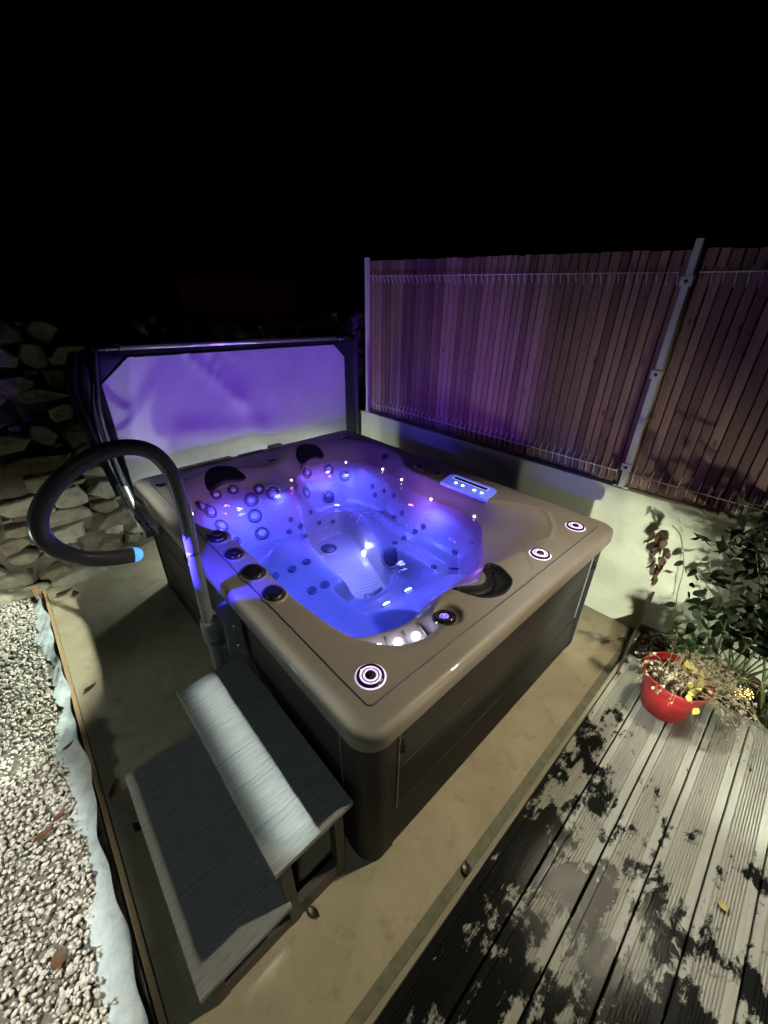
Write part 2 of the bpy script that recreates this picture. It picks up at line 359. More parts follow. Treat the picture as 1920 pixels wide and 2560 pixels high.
# ================================================================== HOT TUB
TUB = empty('hot_tub', (W/2, L/2, 0)); tag(TUB, 'large square hot tub full of violet lit water with dark brown cladding', 'hot tub')
INS = .06
def build_shell():
    nx, ny = 236, 316
    xs = np.linspace(INS, W-INS, nx); ys = np.linspace(INS, L-INS, ny)
    X, Y = np.meshgrid(xs, ys); Z = height(X, Y)
    v = np.stack([X.ravel(), Y.ravel(), Z.ravel()], 1)
    i = np.arange(nx-1)[None, :]+nx*np.arange(ny-1)[:, None]; i = i.ravel()
    f = np.stack([i, i+1, i+nx+1, i+nx], 1)
    me = bpy.data.meshes.new('acrylic_shell')
    me.from_pydata(v.tolist(), [], f.tolist()); me.update()
    return link('acrylic_shell', me, 'shell', TUB, True)
build_shell()
def rrect(ins, r, z, n=10, x0=0, x1=W, y0=0, y1=L):
    P = []
    for (cx, cy, a0) in ((x1-ins-r, y1-ins-r, 0), (x0+ins+r, y1-ins-r, PI/2), (x0+ins+r, y0+ins+r, PI), (x1-ins-r, y0+ins+r, 1.5*PI)):
        for k in range(n+1):
            a = a0+PI/2*k/n; P.append((cx+r*math.cos(a), cy+r*math.sin(a), z))
    return P
def loft(bm, loops):
    R_ = [[bm.verts.new(p) for p in lp] for lp in loops]
    for A, B in zip(R_[:-1], R_[1:]):
        n = len(A)
        for k in range(n): bm.faces.new((A[k], B[k], B[(k+1) % n], A[(k+1) % n]))
    return R_
bm = bmesh.new()
prof = [(INS, .0004, H), (.030, .07, H+.0015), (.014, .086, H-.001), (.005, .095, H-.008), (.0005, .0995, H-.019), (0, .10, H-.03), (0, .10, H-.068), (.004, .096, H-.083), (.010, .09, H-.087), (.034, .066, H-.084)]
loft(bm, [rrect(a, max(r, .0003), z) for a, r, z in prof])
obj('rim_edge', bm, 'shell', TUB, True)
# embossed trim line round the rim (dark groove)
bm = bmesh.new()
pts = catmull([(.10, 2.45, H+.0012), (.10, 1.6, H+.0012), (.10, .8, H+.0012), (.10, .20, H+.0012), (.10, .125, H+.0012), (.107, .107, H+.0012), (.125, .10, H+.0012), (.20, .10, H+.0012), (.9, .095, H+.0012), (1.5, .09, H+.0012), (1.86, .088, H+.0012)], 6)
tube(bm, pts, .0026, 6)
obj('rim_groove', bm, mat('groove_shadow_gap', (.035, .028, .045), .5), TUB, True)
# cladding
def clad(name, a, b, m='skirt'):
    ax, ay = a; bx, by = b; d = Vector((bx-ax, by-ay, 0)).normalized(); nrm = Vector((d.y, -d.x, 0))
    prof = [(.015, 0)]
    for zc in (.285, .55):
        prof += [(zc-.007, 0), (zc-.004, -.007), (zc+.001, -.007), (zc+.003, 0)]
    prof += [(.822, 0)]
    v = []; f = []
    for z, o in prof:
        for q in (a, b): v.append((q[0]+nrm.x*o, q[1]+nrm.y*o, z))
    for k in range(len(prof)-1): f.append((2*k, 2*k+1, 2*k+3, 2*k+2))
    return pydata(name, v, f, m, TUB)
k_ = .032; cp = .13
clad('cladding_panel', (k_+cp, k_), (W-k_-cp, k_)); clad('cladding_panel', (W-k_, k_+cp), (W-k_, L-k_-cp))
clad('cladding_panel', (W-k_-cp, L-k_), (k_+cp, L-k_)); clad('cladding_panel', (k_, L-k_-cp), (k_, k_+cp))
for sx_, sy_ in ((0, 0), (1, 0), (0, 1), (1, 1)):
    cx = k_-.004 if sx_ == 0 else W-k_+.004; cy = k_-.004 if sy_ == 0 else L-k_+.004
    dx = 1 if sx_ == 0 else -1; dy = 1 if sy_ == 0 else -1
    r = .085; P = [(cx+dx*(cp+.004), cy)]
    for k in range(11):
        a = PI/2*k/10; P.append((cx+dx*(r-r*math.sin(a)), cy+dy*(r-r*math.cos(a))))
    P.append((cx, cy+dy*(cp+.004)))
    P += [(cx+dx*.012, cy+dy*(cp+.004)), (cx+dx*.03, cy+dy*.03), (cx+dx*(cp+.004), cy+dy*.012)]
    bm = bmesh.new(); lo = [bm.verts.new((x, y, .01)) for x, y in P]; hi = [bm.verts.new((x, y, .823)) for x, y in P]
    n = len(P)
    for k in range(n): bm.faces.new((lo[k], lo[(k+1) % n], hi[(k+1) % n], hi[k]))
    bmesh.ops.recalc_face_normals(bm, faces=bm.faces)
    o = obj('corner_post', bm, 'skirt_dark', TUB, False)
# metal clips under the lip and latches on the posts
for x, y, w, dx in ((k_+cp+.012, k_-.014, .045, 1), (k_-.014, k_+cp+.012, .045, 0), (W-k_-cp-.05, k_-.014, .045, 1)):
    bm = bmesh.new()
    if dx: box(bm, x, x+w, y, y+.012, H-.106, H-.088, .002); box(bm, x-.001, x+.003, y+.008, y+.015, .30, H-.106)
    else: box(bm, y if False else x, x+.012, y, y+w, H-.106, H-.088, .002); box(bm, x+.008, x+.015, y-.001, y+.003, .30, H-.106)
    obj('panel_clip', bm, 'steel', TUB)
for x in (k_+cp+.014, W-k_-cp-.03):
    bm = bmesh.new(); box(bm, x, x+.022, k_-.014, k_-.001, .66, .715, .004); box(bm, x+.006, x+.016, k_-.024, k_-.013, .672, .70, .003)
    obj('latch', bm, 'knob', TUB)
bm = bmesh.new()   # recessed carry slot on the left side
P = [(k_-.006, 1.63+.075*math.cos(a)*(1 if abs(math.cos(a)) > .2 else 1), .70+.022*math.sin(a)) for a in [2*PI*k/20 for k in range(20)]]
tube(bm, P, .004, 6, closed=True); obj('side_handle', bm, 'knob', TUB, True)

# water
bm = bmesh.new()
wp = [(x, y) for x, y in sm_rim]
vs = [bm.verts.new((x, y, WZ)) for x, y in wp]; bm.faces.new(vs)
bmesh.ops.triangulate(bm, faces=bm.faces)
WATER = obj('water', bm, 'water', TUB)

# jets -------------------------------------------------------------
def mesh_of(fn):
    bm = bmesh.new(); fn(bm); me = bpy.data.meshes.new('m'); bm.normal_update(); bm.to_mesh(me); bm.free()
    me.polygons.foreach_set('use_smooth', [True]*len(me.polygons)); return me
def place(name, me, m, mtx, parent, world_parent=(W/2, L/2, 0)):
    if not me.materials: me.materials.append(M[m] if isinstance(m, str) else m)
    o = bpy.data.objects.new(name, me); C.objects.link(o); o.parent = parent
    o.matrix_local = Matrix.Translation(-Vector(world_parent)) @ mtx
    return o
big = mesh_of(lambda b: (lathe(b, [(.047, -.004), (.046, .003), (.040, .006), (.035, .002), (.033, -.006), (.028, -.006), (.026, .003), (.020, .004), (.018, -.004), (0, -.004)]),))
big.name = 'jet'
M['jetface'] = mat('jet_face', (.34, .34, .40), .3, coat=.4)
nozz = mesh_of(lambda b: lathe(b, [(.0255, -.004), (.0245, .0045), (.018, .0025), (.012, .004), (.010, .009), (.006, .009), (.004, .003), (0, .003)], Matrix.Translation((.001, .001, 0)), 22)); nozz.name = 'nozzle'
med = mesh_of(lambda b: lathe(b, [(.031, -.003), (.030, .003), (.025, .004), (.022, -.004), (.015, -.004), (.013, .004), (.006, .005), (0, -.002)], None, 22)); med.name = 'jet_m'
small = mesh_of(lambda b: lathe(b, [(.021, -.003), (.020, .004), (.016, .005), (.012, -.004), (.006, -.002), (0, .003)], None, 18)); small.name = 'jet_s'
big2 = mesh_of(lambda b: lathe(b, [(.060, -.003), (.056, .0015), (.050, .0015), (.047, -.002)], None, 30)); big2.name = 'jet_collar'
def on_shell(x, y, lift=.002, spin=0.):
    n = normal(x, y); z = float(height(np.array(x), np.array(y)))
    return frame(Vector((x, y, z))+Vector(n)*lift, n, spin)
JB = [(.36, 2.135), (.668, 2.128), (.646, 2.058), (.635, 1.952), (.392, 2.061), (1.219, 2.205), (1.438, 2.195), (1.55, 2.119), (1.143, 2.115), (.806, 2.038)]
JR = [(.454, 2.231), (.582, 2.224), (.739, 2.12), (.316, 2.146)]
JM = [(.606, 1.491), (.719, 1.482), (.49, 1.519), (.700, 1.244), (.613, 1.267), (.45, 1.972), (1.797, 1.856)]
JS = [(1.545, 1.375), (1.52, 1.128), (1.521, 1.443), (1.433, 1.24), (1.34, 1.246), (1.496, .809), (1.332, .851), (1.487, 1.179), (.858, 1.902), (.902, 1.838), (.877, 1.742), (.811, 1.86), (1.077, 1.968), (1.152, 1.968), (1.29, 1.96), (1.658, 1.861), (1.656, 1.71), (1.623, 1.553), (1.639, 1.803)]
for i, (x, y) in enumerate(JB+JR):
    sc = Matrix.Scale(.86 if i >= len(JB) else (.98 if i in (5, 6, 7, 8) else 1.12), 4)
    mt = on_shell(x, y, .004) @ sc
    j = place('jet', big, 'jet', mt, TUB)
    o = bpy.data.objects.new('nozzle', nozz); C.objects.link(o); o.parent = j
    if not nozz.materials: nozz.materials.append(M['jetface'])
    if i < len(JB):
        o = bpy.data.objects.new('collar', big2); C.objects.link(o); o.parent = j
        if not big2.materials: big2.materials.append(M['shell'])
for x, y in JM: place('jet', med, 'jet', on_shell(x, y, .004), TUB)
for x, y in JS: place('jet', small, 'jet', on_shell(x, y, .004), TUB)
# suction covers
dr = mesh_of(lambda b: lathe(b, [(.066, -.003), (.064, .010), (.058, .013), (0, .016)], None, 9)); dr.name = 'suction_cover'
dring = mesh_of(lambda b: lathe(b, [(.085, -.002), (.083, .004), (.074, .004), (.072, -.002)], None, 30)); dring.name = 'suction_ring'
for x, y in ((1.12, 1.80), (1.225, 1.17), (1.34, 2.077)):
    s = .8 if y > 2 else 1.
    d = place('suction_cover', dr, 'jet', on_shell(x, y, .003) @ Matrix.Scale(s, 4), TUB)
    o = bpy.data.objects.new('suction_ring', dring); C.objects.link(o); o.parent = d
    if not dring.materials: dring.materials.append(M['shell'])
# slotted foot grilles (dark elongated inlets)
def slot(name, x, y, a, b, ang, m='jet'):
    bm = bmesh.new(); lathe(bm, [(1, -.003), (.97, .003), (.85, .005), (0, .005)], on_shell(x, y, .003) @ Matrix.Rotation(ang, 4, 'Z'), 22, a, b)
    return obj(name, bm, m, TUB, True)
slot('foot_grille', .905, 1.48, .012, .085, .06); slot('foot_grille', .89, 1.23, .015, .080, -.03)
slot('foot_grille', 1.03, 1.125, .085, .022, 0.12); slot('foot_grille', .98, 1.13, .032, .032, 0)
slot('air_inlet', 1.42, .745, .05, .006, .6); slot('air_inlet', 1.52, .70, .05, .006, .6); slot('air_inlet', .46, .66, .06, .008, .2)
# underwater lights
lt = mesh_of(lambda b: lathe(b, [(.024, -.002), (.022, .006), (.012, .010), (0, .011)], None, 22)); lt.name = 'lamp_lens'
lb = mesh_of(lambda b: lathe(b, [(.034, -.003), (.033, .004), (.026, .006), (.0245, .002)], None, 26)); lb.name = 'lamp_bezel'
ULAMPS = [(.845, .80, 1.05), (1.044, .811, 1.05), (1.29, 1.54, 1.35)]
for x, y, s in ULAMPS:
    mt = on_shell(x, y, .004) @ Matrix.Scale(s, 4)
    l = place('underwater_lamp', lt, 'led_w', mt, TUB)
    o = bpy.data.objects.new('bezel', lb); C.objects.link(o); o.parent = l
    if not lb.materials: lb.materials.append(M['shell'])
# small waterline lights
wl = mesh_of(lambda b: lathe(b, [(.0075, -.002), (.006, .003), (0, .005)], None, 12)); wl.name = 'waterline_lamp'
for x, y in ((1.60, 2.155), (1.709, 1.784), (1.652, 1.499), (1.585, 1.13), (1.598, .757), (.993, 2.075), (.79, 2.078), (.215, 2.05)):
    place('waterline_lamp', wl, 'led_w', on_shell(x, y, .003), TUB)
# ledge lamps
ll = mesh_of(lambda b: lathe(b, [(.019, -.002), (.017, .008), (.009, .012), (0, .013)], None, 18)); ll.name = 'ledge_lamp'
LEDGE = [(.345, .325), (.425, .295), (.505, .268)]
for x, y in LEDGE: place('ledge_lamp', ll, 'led_w', on_shell(x, y, .003), TUB)
bm = bmesh.new()   # ribs between the ledge lamps
for (x, y, a) in ((.385, .305, 1.15), (.465, .275, 1.25), (.55, .27, 1.3)):
    c, s = math.cos(a), math.sin(a)
    tube(bm, [(x-c*.055, y-s*.055, .813), (x, y, .819), (x+c*.055, y+s*.055, .813)], .005, 8)
obj('ledge_rib', bm, 'shell', TUB, True)

# pillows, knobs, valves, speaker, control panel
def pillow(name, P, hgt, m='black_rub', rim=None, pits=((0, -.03), (0, .3), (.003, .65), (.010, .92), (.022, 1.))):
    A_ = np.array([[x, y, 1] for x, y in P]); Z_ = np.array([rim or hz(x, y) for x, y in P]); pl = np.linalg.lstsq(A_, Z_, rcond=None)[0]
    P = catmull([(x, y, 0) for x, y in P], 4, True); n = len(P)
    c = sum(P, Vector())/n; bm = bmesh.new(); rings = []
    for k_2, (off, h) in enumerate([(a, b*hgt if b > 0 else b) for a, b in pits]):
        ring = []
        for k in range(n):
            p = P[k]; t = (P[(k+1) % n]-P[k-1]).normalized(); nn = Vector((t.y, -t.x, 0))*sgn(P)
            q = p-nn*off
            ring.append(bm.verts.new((q.x, q.y, pl[0]*q.x+pl[1]*q.y+pl[2]+h)))
        rings.append(ring)
    for A, B in zip(rings[:-1], rings[1:]):
        for k in range(n): bm.faces.new((A[k], A[(k+1) % n], B[(k+1) % n], B[k]))
    bm.faces.new(rings[-1]); bmesh.ops.recalc_face_normals(bm, faces=bm.faces)
    bmesh.ops.triangulate(bm, faces=[f for f in bm.faces if len(f.verts) > 4])
    return obj(name, bm, m, TUB, True)
def sgn(P):
    return 1 if sum(P[k-1].x*P[k].y-P[k].x*P[k-1].y for k in range(len(P))) > 0 else -1
hz = lambda x, y: float(height(np.array(x), np.array(y)))
pillow('headrest', [(.412, 2.355), (.449, 2.389), (.50, 2.422), (.558, 2.421), (.611, 2.40), (.67, 2.36), (.708, 2.30), (.712, 2.255), (.69, 2.235), (.639, 2.252), (.589, 2.275), (.534, 2.285), (.487, 2.278), (.440, 2.262), (.412, 2.285)], .014)
pillow('headrest', [(1.257, 2.411), (1.307, 2.462), (1.39, 2.474), (1.476, 2.43), (1.489, 2.365), (1.468, 2.301), (1.424, 2.289), (1.377, 2.311), (1.302, 2.305), (1.235, 2.275), (1.208, 2.302), (1.223, 2.359)], .012)
pillow('headrest', [(.785, .302), (.846, .266), (.907, .230), (.966, .245), (1.0, .280), (1.044, .308), (1.080, .300), (1.094, .25), (1.071, .188), (1.038, .146), (.979, .125), (.918, .125), (.862, .146), (.82, .193), (.792, .254)], .004, rim=.900, pits=((0, -.03), (0, .4), (.004, 1.), (.009, .3), (.018, -.012), (.034, -.024), (.050, -.030)))
kn = mesh_of(lambda b: lathe(b, [(.043, -.004), (.043, .010), (.040, .017), (.030, .021), (.014, .019), (0, .017)], None, 26)); kn.name = 'control_knob'
kc = mesh_of(lambda b: lathe(b, [(.058, -.002), (.054, .006), (.047, .007), (.044, .001)], None, 28)); kc.name = 'knob_collar'
for x, y, s in ((.160, 1.44, 1.28), (.155, 1.222, 1.08), (.155, 1.012, 1.26), (.150, .81, 1.12), (1.754, 1.413, .9), (1.761, 1.245, .82), (1.759, 2.37, .8), (.964, 2.30, .75), (.147, 2.379, .8)):
    j = place('control_knob', kn, 'knob', Matrix.Translation((x, y, H)) @ Matrix.Diagonal((s*.92, s*1.12, s, 1)), TUB)
    o = bpy.data.objects.new('knob_collar', kc); C.objects.link(o); o.parent = j
    if not kc.materials: kc.materials.append(M['shell'])
vb = mesh_of(lambda b: lathe(b, [(.050, -.003), (.049, .008), (.043, .011), (.040, .006), (.018, .006), (.016, .013), (0, .014)], None, 32)); vb.name = 'lit_valve'
vr = mesh_of(lambda b: (lathe(b, [(.039, .0065), (.037, .0085), (.0335, .0085), (.032, .0065)], None, 32), lathe(b, [(.0275, .0065), (.026, .009), (.022, .009), (.020, .0065)], None, 32), lathe(b, [(.0565, -.0006), (.055, .0012), (.051, .0012), (.0502, -.0006)], None, 32))); vr.name = 'light_ring'
for x, y in ((1.764, .175), (1.342, .171), (.184, .191)):
    j = place('lit_valve', vb, 'knob', Matrix.Translation((x, y, H+.001)), TUB)
    o = bpy.data.objects.new('light_ring', vr); C.objects.link(o); o.parent = j
    if not vr.materials: vr.materials.append(M['led_ring'])
# pop-up speaker in its pocket
bm = bmesh.new(); mt = frame((.628, .222, H-.030), (.12, .25, 1)); lathe(bm, [(.052, -.004), (.052, .012), (.044, .018), (.030, .010), (0, .010)], mt, 28)
SPK = obj('speaker', bm, 'knob', TUB, True)
bm = bmesh.new(); lathe(bm, [(.020, .011), (.019, .0135), (.015, .0135), (.0135, .011)], mt, 24); lathe(bm, [(.009, .011), (.008, .014), (0, .014)], mt, 18)
o = obj('speaker_light', bm, mat('violet_lens', (.3, .2, .7), .3, emit=(.30, .18, 1.), estr=1.1), SPK, True)
# control panel
def panel_z(x): return H+.016-(1.82-x)*.065
bm = bmesh.new()
top = [(1.655, 1.115), (1.80, 1.135), (1.825, 1.10), (1.83, .775), (1.81, .745), (1.655, .72)]
A = [bm.verts.new((x, y, panel_z(x))) for x, y in top]; B = [bm.verts.new((x+(.006 if x < 1.7 else -.0), y, panel_z(x)-.03)) for x, y in top]
n = len(top); bm.faces.new(list(reversed(A)))
for k in range(n): bm.faces.new((A[k], A[(k+1) % n], B[(k+1) % n], B[k]))
bmesh.ops.recalc_face_normals(bm, faces=bm.faces)
PAN = obj('control_panel', bm, 'panel', TUB)
def strip(name, x0, x1, y0, y1, lift, m, parent):
    v = []; 
    for x, y in ((x0, y0), (x1, y0), (x1, y1), (x0, y1)): v.append((x, y, panel_z(x)+lift))
    for x, y in ((x0, y0), (x1, y0), (x1, y1), (x0, y1)): v.append((x, y, panel_z(x)+.0004))
    return pydata(name, v, [(0, 1, 2, 3), (0, 4, 5, 1), (1, 5, 6, 2), (2, 6, 7, 3), (3, 7, 4, 0)], m, parent)
strip('display', 1.765, 1.795, .80, 1.085, .0025, 'knob', PAN)
strip('display_border', 1.757, 1.803, .790, 1.095, .0012, mat('panel_frame', (.3, .35, .8), .3, emit=(.3, .42, 1.), estr=.9), PAN)
bd = mesh_of(lambda b: lathe(b, [(.010, 0), (.008, .002), (0, .003)], None, 12)); bd.name = 'button_lamp'; bd.materials.append(M['led_w'])
for y in (.80, .86, .96, 1.02):
    o = bpy.data.objects.new('button_lamp', bd); C.objects.link(o); o.parent = PAN
    o.location = Vector((1.715, y, panel_z(1.715)+.001))
# foam bubbles by the inlet
bm = bmesh.new()
for k in range(55):
    a = random.gauss(0, 1); x = 1.12+.05*a+random.gauss(0, .03); y = 1.22+random.gauss(0, .09)-.3*a*.2; r = random.uniform(.0012, .0030)
    bmesh.ops.create_icosphere(bm, subdivisions=1, radius=r, matrix=Matrix.Translation((x, y, WZ+r*.3)))
o = obj('bubbles', bm, mat('foam', (.6, .62, .95), .5, spec=.2), TUB, True); o['kind'] = 'stuff'
# black rail strip at the back rim
bm = bmesh.new(); box(bm, .80, 1.02, L-.052, L-.020, H+.0015, H+.010, .003); obj('cover_rest', bm, 'knob', TUB)
bm = bmesh.new(); box(bm, 1.08, 1.20, L-.055, L-.004, H+.0015, H+.022, .006); obj('rim_upstand', bm, 'shell', TUB); bm = bmesh.new(); box(bm, .30, .74, L-.05, L-.006, H+.0015, H+.014, .006); obj('rim_upstand', bm, 'shell', TUB)

# ================================================================== COVER
CV = empty('spa_cover', (1.13, 2.85, .62)); tag(CV, 'folded dark vinyl spa cover with white lining standing upright behind the tub', 'tub cover')
def cov(x, z): return 2.80+.012*vnoise(x*.7, z*1.1, .9)
def slab_mesh(x0, x1, z0, z1, y0, y1, bulge, nx=26, nz=16):
    v = []; f = []
    for side in (0, 1):
        for j in range(nz+1):
            for i in range(nx+1):
                u, w = i/nx, j/nz; x = x0+(x1-x0)*u; z = z0+(z1-z0)*w
                e = min(1, min(u, 1-u)/.04, min(w, 1-w)/.06); b_ = bulge*(1-(1-e)**2)
                x += .012*math.sin(w*5+1)*(1 if u < .5 else .3)*(1-u)
                z += .010*math.sin(u*4+.5)
                y = (y0-b_+.008*vnoise(x, z, 1.3)) if side == 0 else (y1+b_)
                v.append((x, y, z))
    n = (nx+1)*(nz+1)
    for s in (0, 1):
        for j in range(nz):
            for i in range(nx):
                a = s*n+j*(nx+1)+i; q = (a, a+1, a+nx+2, a+nx+1); f.append(q if s == 0 else q[::-1])
    for j in range(nz):
        for i in (0, nx):
            a = j*(nx+1)+i; f.append((a, a+nx+1, n+a+nx+1, n+a))
    for i in range(nx):
        for j in (0, nz):
            a = j*(nx+1)+i; f.append((a, a+1, n+a+1, n+a))
    return v, f
v, f = slab_mesh(.0, 2.29, .60, 1.735, 2.815, 2.895, .008); pydata('cover_panel', v, f, 'vinyl', CV, True)
v, f = slab_mesh(-.03, 2.27, .62, 1.70, 2.93, 3.01, .008); pydata('cover_panel', v, f, 'vinyl', CV, True)
# white lining, an octagon laid on the inner face, with creases
octo = [(.245, 1.688), (.045, 1.53), (.045, .70), (.20, .63), (1.98, .63), (2.115, .72), (2.115, 1.545), (1.99, 1.668)]
def inside(P, x, y):
    c = False
    for i in range(len(P)):
        (ax, ay), (bx, by) = P[i-1], P[i]
        if (ay > y) != (by > y) and x < (bx-ax)*(y-ay)/(by-ay)+ax: c = not c
    return c
nx, nz = 110, 60; v = []; idx = {}; f = []
def crease(x, z):
    d = 0
    for (ax, az, bx, bz, w, h) in ((.62, 1.70, 1.02, 1.25, .030, .012), (.95, 1.70, 1.08, 1.58, .015, .008), (.78, 1.70, .90, 1.5, .025, .008), (.25, 1.68, .12, 1.1, .04, .010), (1.0, 1.3, 1.15, .9, .09, .010), (.5, 1.1, 1.6, .95, .10, .008)):
        ex, ez = bx-ax, bz-az; t = max(0, min(1, ((x-ax)*ex+(z-az)*ez)/(ex*ex+ez*ez)))
        dd = math.hypot(x-ax-t*ex, z-az-t*ez); d += 1.8*h*math.exp(-(dd/w)**2)*(1-t*.5)
    return d
bm = bmesh.new(); fv = [bm.verts.new((x, 0, z)) for x, z in octo]; bm.faces.new(fv)
bmesh.ops.triangulate(bm, faces=bm.faces)
for q in range(5): bmesh.ops.subdivide_edges(bm, edges=[e for e in bm.edges if e.calc_length() > .05], cuts=1, use_grid_fill=False); bmesh.ops.triangulate(bm, faces=bm.faces)
for vv in bm.verts:
    x, z = vv.co.x, vv.co.z
    vv.co.y = 2.800+.008*vnoise(x, z, 1.3)-crease(x, z)
bmesh.ops.recalc_face_normals(bm, faces=bm.faces)
obj('white_lining', bm, 'lining', CV, True)
bm = bmesh.new(); tube(bm, [(x, 2.797, z) for x, z in octo[:2]]+[(.045, 2.797, .9)], .005, 6); tube(bm, [(x, 2.795, z) for x, z in (octo[5], octo[6], octo[7], octo[0])], .005, 6); obj('piping', bm, 'vinyl', CV, True)
# side flaps with folds at the left
bm = bmesh.new()
for k, (dx, dy, rr) in enumerate(((-.012, 2.83, .030), (-.055, 2.87, .026), (-.075, 2.93, .032), (-.04, 2.98, .035))):
    tube(bm, catmull([(.03+dx, dy+.01, 1.715), (-.03+dx, dy-.01, 1.52), (-.035+dx, dy-.03, 1.25), (-.005+dx, dy-.05, .95), (.02+dx, dy-.06, .70)], 6), [rr*(.6+.4*math.sin(PI*min(1, i/12))) for i in range(25)], 8)
obj('side_flap', bm, 'flap', CV, True)
bm = bmesh.new()
box(bm, 2.262, 2.30, 2.80, 3.0, .62, 1.70, .012); obj('side_flap', bm, 'vinyl', CV, True)

CL = empty('cover_lifter', (-.03, 2.25, .6)); tag(CL, 'silver metal cover lifter bolted to the left side of the tub', 'cover lifter')
bm = bmesh.new(); tube(bm, [(.20, 2.790, 1.752), (2.03, 2.785, 1.722)], .018, 12); obj('lift_bar', bm, 'steel', CL, True)
bm = bmesh.new(); tube(bm, [(.05, 2.795, 1.755), (.21, 2.790, 1.752)], .021, 12); obj('bar_sleeve', bm, 'knob', CL, True); bm = bmesh.new(); tube(bm, [(2.02, 2.785, 1.722), (2.22, 2.785, 1.718)], .021, 12); obj('bar_sleeve', bm, 'knob', CL, True)
bm = bmesh.new(); box(bm, -.020, -.002, 1.98, 2.46, .745, .80, .003); box(bm, -.030, -.018, 2.05, 2.40, .755, .790, .003); obj('mounting_plate', bm, 'steel', CL)
bm = bmesh.new(); box(bm, -.075, -.022, 2.08, 2.30, .690, .742, .005); obj('bracket_box', bm, M['steel'], CL)
for dy, dx, r in ((0, -.045, .013), (.07, -.075, .010)):
    bm = bmesh.new(); tube(bm, catmull([(dx+.01, 2.16+dy, .74), (dx, 2.34+dy, .78), (dx, 2.52+dy, .92), (dx+.005, 2.62+dy, 1.10), (dx+.02, 2.70+dy*.6, 1.38), (.06, 2.77, 1.73)], 7), r, 10)
    obj('lift_arm', bm, 'flap', CL, True)
    bm = bmesh.new(); tube(bm, catmull([(dx+.008, 2.17+dy, .741), (dx-.002, 2.34+dy, .781), (dx-.002, 2.50+dy, .90)], 7), r*1.25, 10); obj('arm_sleeve', bm, 'steel', CL, True)
for x, y, z in ((-.085, 2.12, .715), (-.04, 2.36, .77), (-.04, 2.02, .775)):
    bm = bmesh.new(); lathe(bm, [(.009, 0), (.009, .012), (.006, .014), (0, .014)], frame((x, y, z), (-1, 0, 0)), 6)
    obj('bolt', bm, 'chrome', CL)

# ================================================================== HANDRAIL
HR = empty('handrail', (-.085, 1.0, .2)); tag(HR, 'curved dark foam handrail on a grey pole with a blue lit tip beside the steps', 'handrail')
px = [(-.100, .985, .22), (-.100, .99, .5), (-.095, 1.0, .75), (-.090, 1.0, .95), (-.085, 1.0, 1.15)]
bm = bmesh.new(); pp = catmull(px, 5); tube(bm, pp, [.0235+.0025*i/len(pp) for i in range(len(pp))], 18); obj('pole', bm, 'greyp', HR, True)
lp = [(-.085, 1.0, 1.13), (-.078, 1.0, 1.28), (-.080, 1.0, 1.40), (-.090, 1.0, 1.50), (-.125, 1.0, 1.575), (-.18, 1.0, 1.612), (-.25, 1.0, 1.62), (-.33, 1.0, 1.60), (-.42, 1.0, 1.545), (-.485, 1.0, 1.47), (-.505, 1.0, 1.40), (-.485, 1.0, 1.33), (-.43, 1.0, 1.27), (-.36, 1.0, 1.235), (-.285, 1.0, 1.215)]
bm = bmesh.new(); pp = catmull(lp, 6); n = len(pp); tube(bm, pp, [.0262+.0015*min(1, i/18) for i in range(n)], 18); obj('foam_grip', bm, 'grip', HR, True)
bm = bmesh.new(); mt = frame((-.284, 1.0, 1.215), (1, -.25, -.08)); lathe(bm, [(.027, -.004), (.027, .004), (.023, .018), (.014, .028), (0, .031)], mt, 22); TIP = obj('lamp_tip', bm, 'led_b', HR, True)
bm = bmesh.new(); box(bm, -.052, .026, .93, 1.07, .56, .775, .006); obj('bracket', bm, 'greyp', HR)
for z in (.70, .735, .61):
    bm = bmesh.new(); lathe(bm, [(.006, 0), (.006, .006), (.003, .009), (0, .009)], frame((-.012, .930, z), (0, -1, 0)), 10)
    obj('screw', bm, 'chrome', HR, True)
bm = bmesh.new(); lathe(bm, [(.0235, 0), (.034, .004), (.037, .03), (.037, .125), (.035, .133), (.026, .136)], Matrix.Translation((-.095, .998, .64)), 22); box(bm, -.075, -.050, .985, 1.015, .60, .765); obj('pole_clamp', bm, 'greyp', HR, True)

# ================================================================== STEPS
ST = empty('spa_steps', (-.30, .50, 0)); tag(ST, 'two tier step unit with grey wood grain treads at the left side of the tub', 'steps')
def tread(x0, x1, y0, y1, z, nb):
    bm = bmesh.new(); d = (y1-y0)/nb
    for k in range(nb): box(bm, x0, x1, y0+k*d+.0001, y0+(k+1)*d-.0001, z-.024, z, .0034)
    return obj('tread', bm, 'tread', ST)
UZ, LZ = .52, .21
tread(-.308, -.002, .072, .945, UZ, 6); tread(-.594, -.275, .082, .945, LZ, 6)
for y in (.10, .86):
    bm = bmesh.new()
    for x0, x1, zt in ((-.07, -.03, UZ-.025), (-.285, -.245, UZ-.025), (-.565, -.525, LZ-.025)): box(bm, x0, x1, y, y+.04, 0, zt, .003)
    box(bm, -.246, -.069, y+.004, y+.036, .0, .10, .002); box(bm, -.526, -.284, y+.004, y+.036, .0, .06, .002)
    box(bm, -.246, -.069, y+.004, y+.036, UZ-.075, UZ-.025, .002); box(bm, -.526, -.284, y+.004, y+.036, LZ-.075, LZ-.025, .002)
    obj('side_frame', bm, 'stepside', ST)
bm = bmesh.new(); box(bm, -.283, -.262, .141, .859, .05, UZ-.026, .002); obj('riser', bm, 'stepside', ST)
bm = bmesh.new(); box(bm, -.562, -.545, .142, .858, .02, LZ-.026, .002); obj('riser', bm, 'stepside', ST)

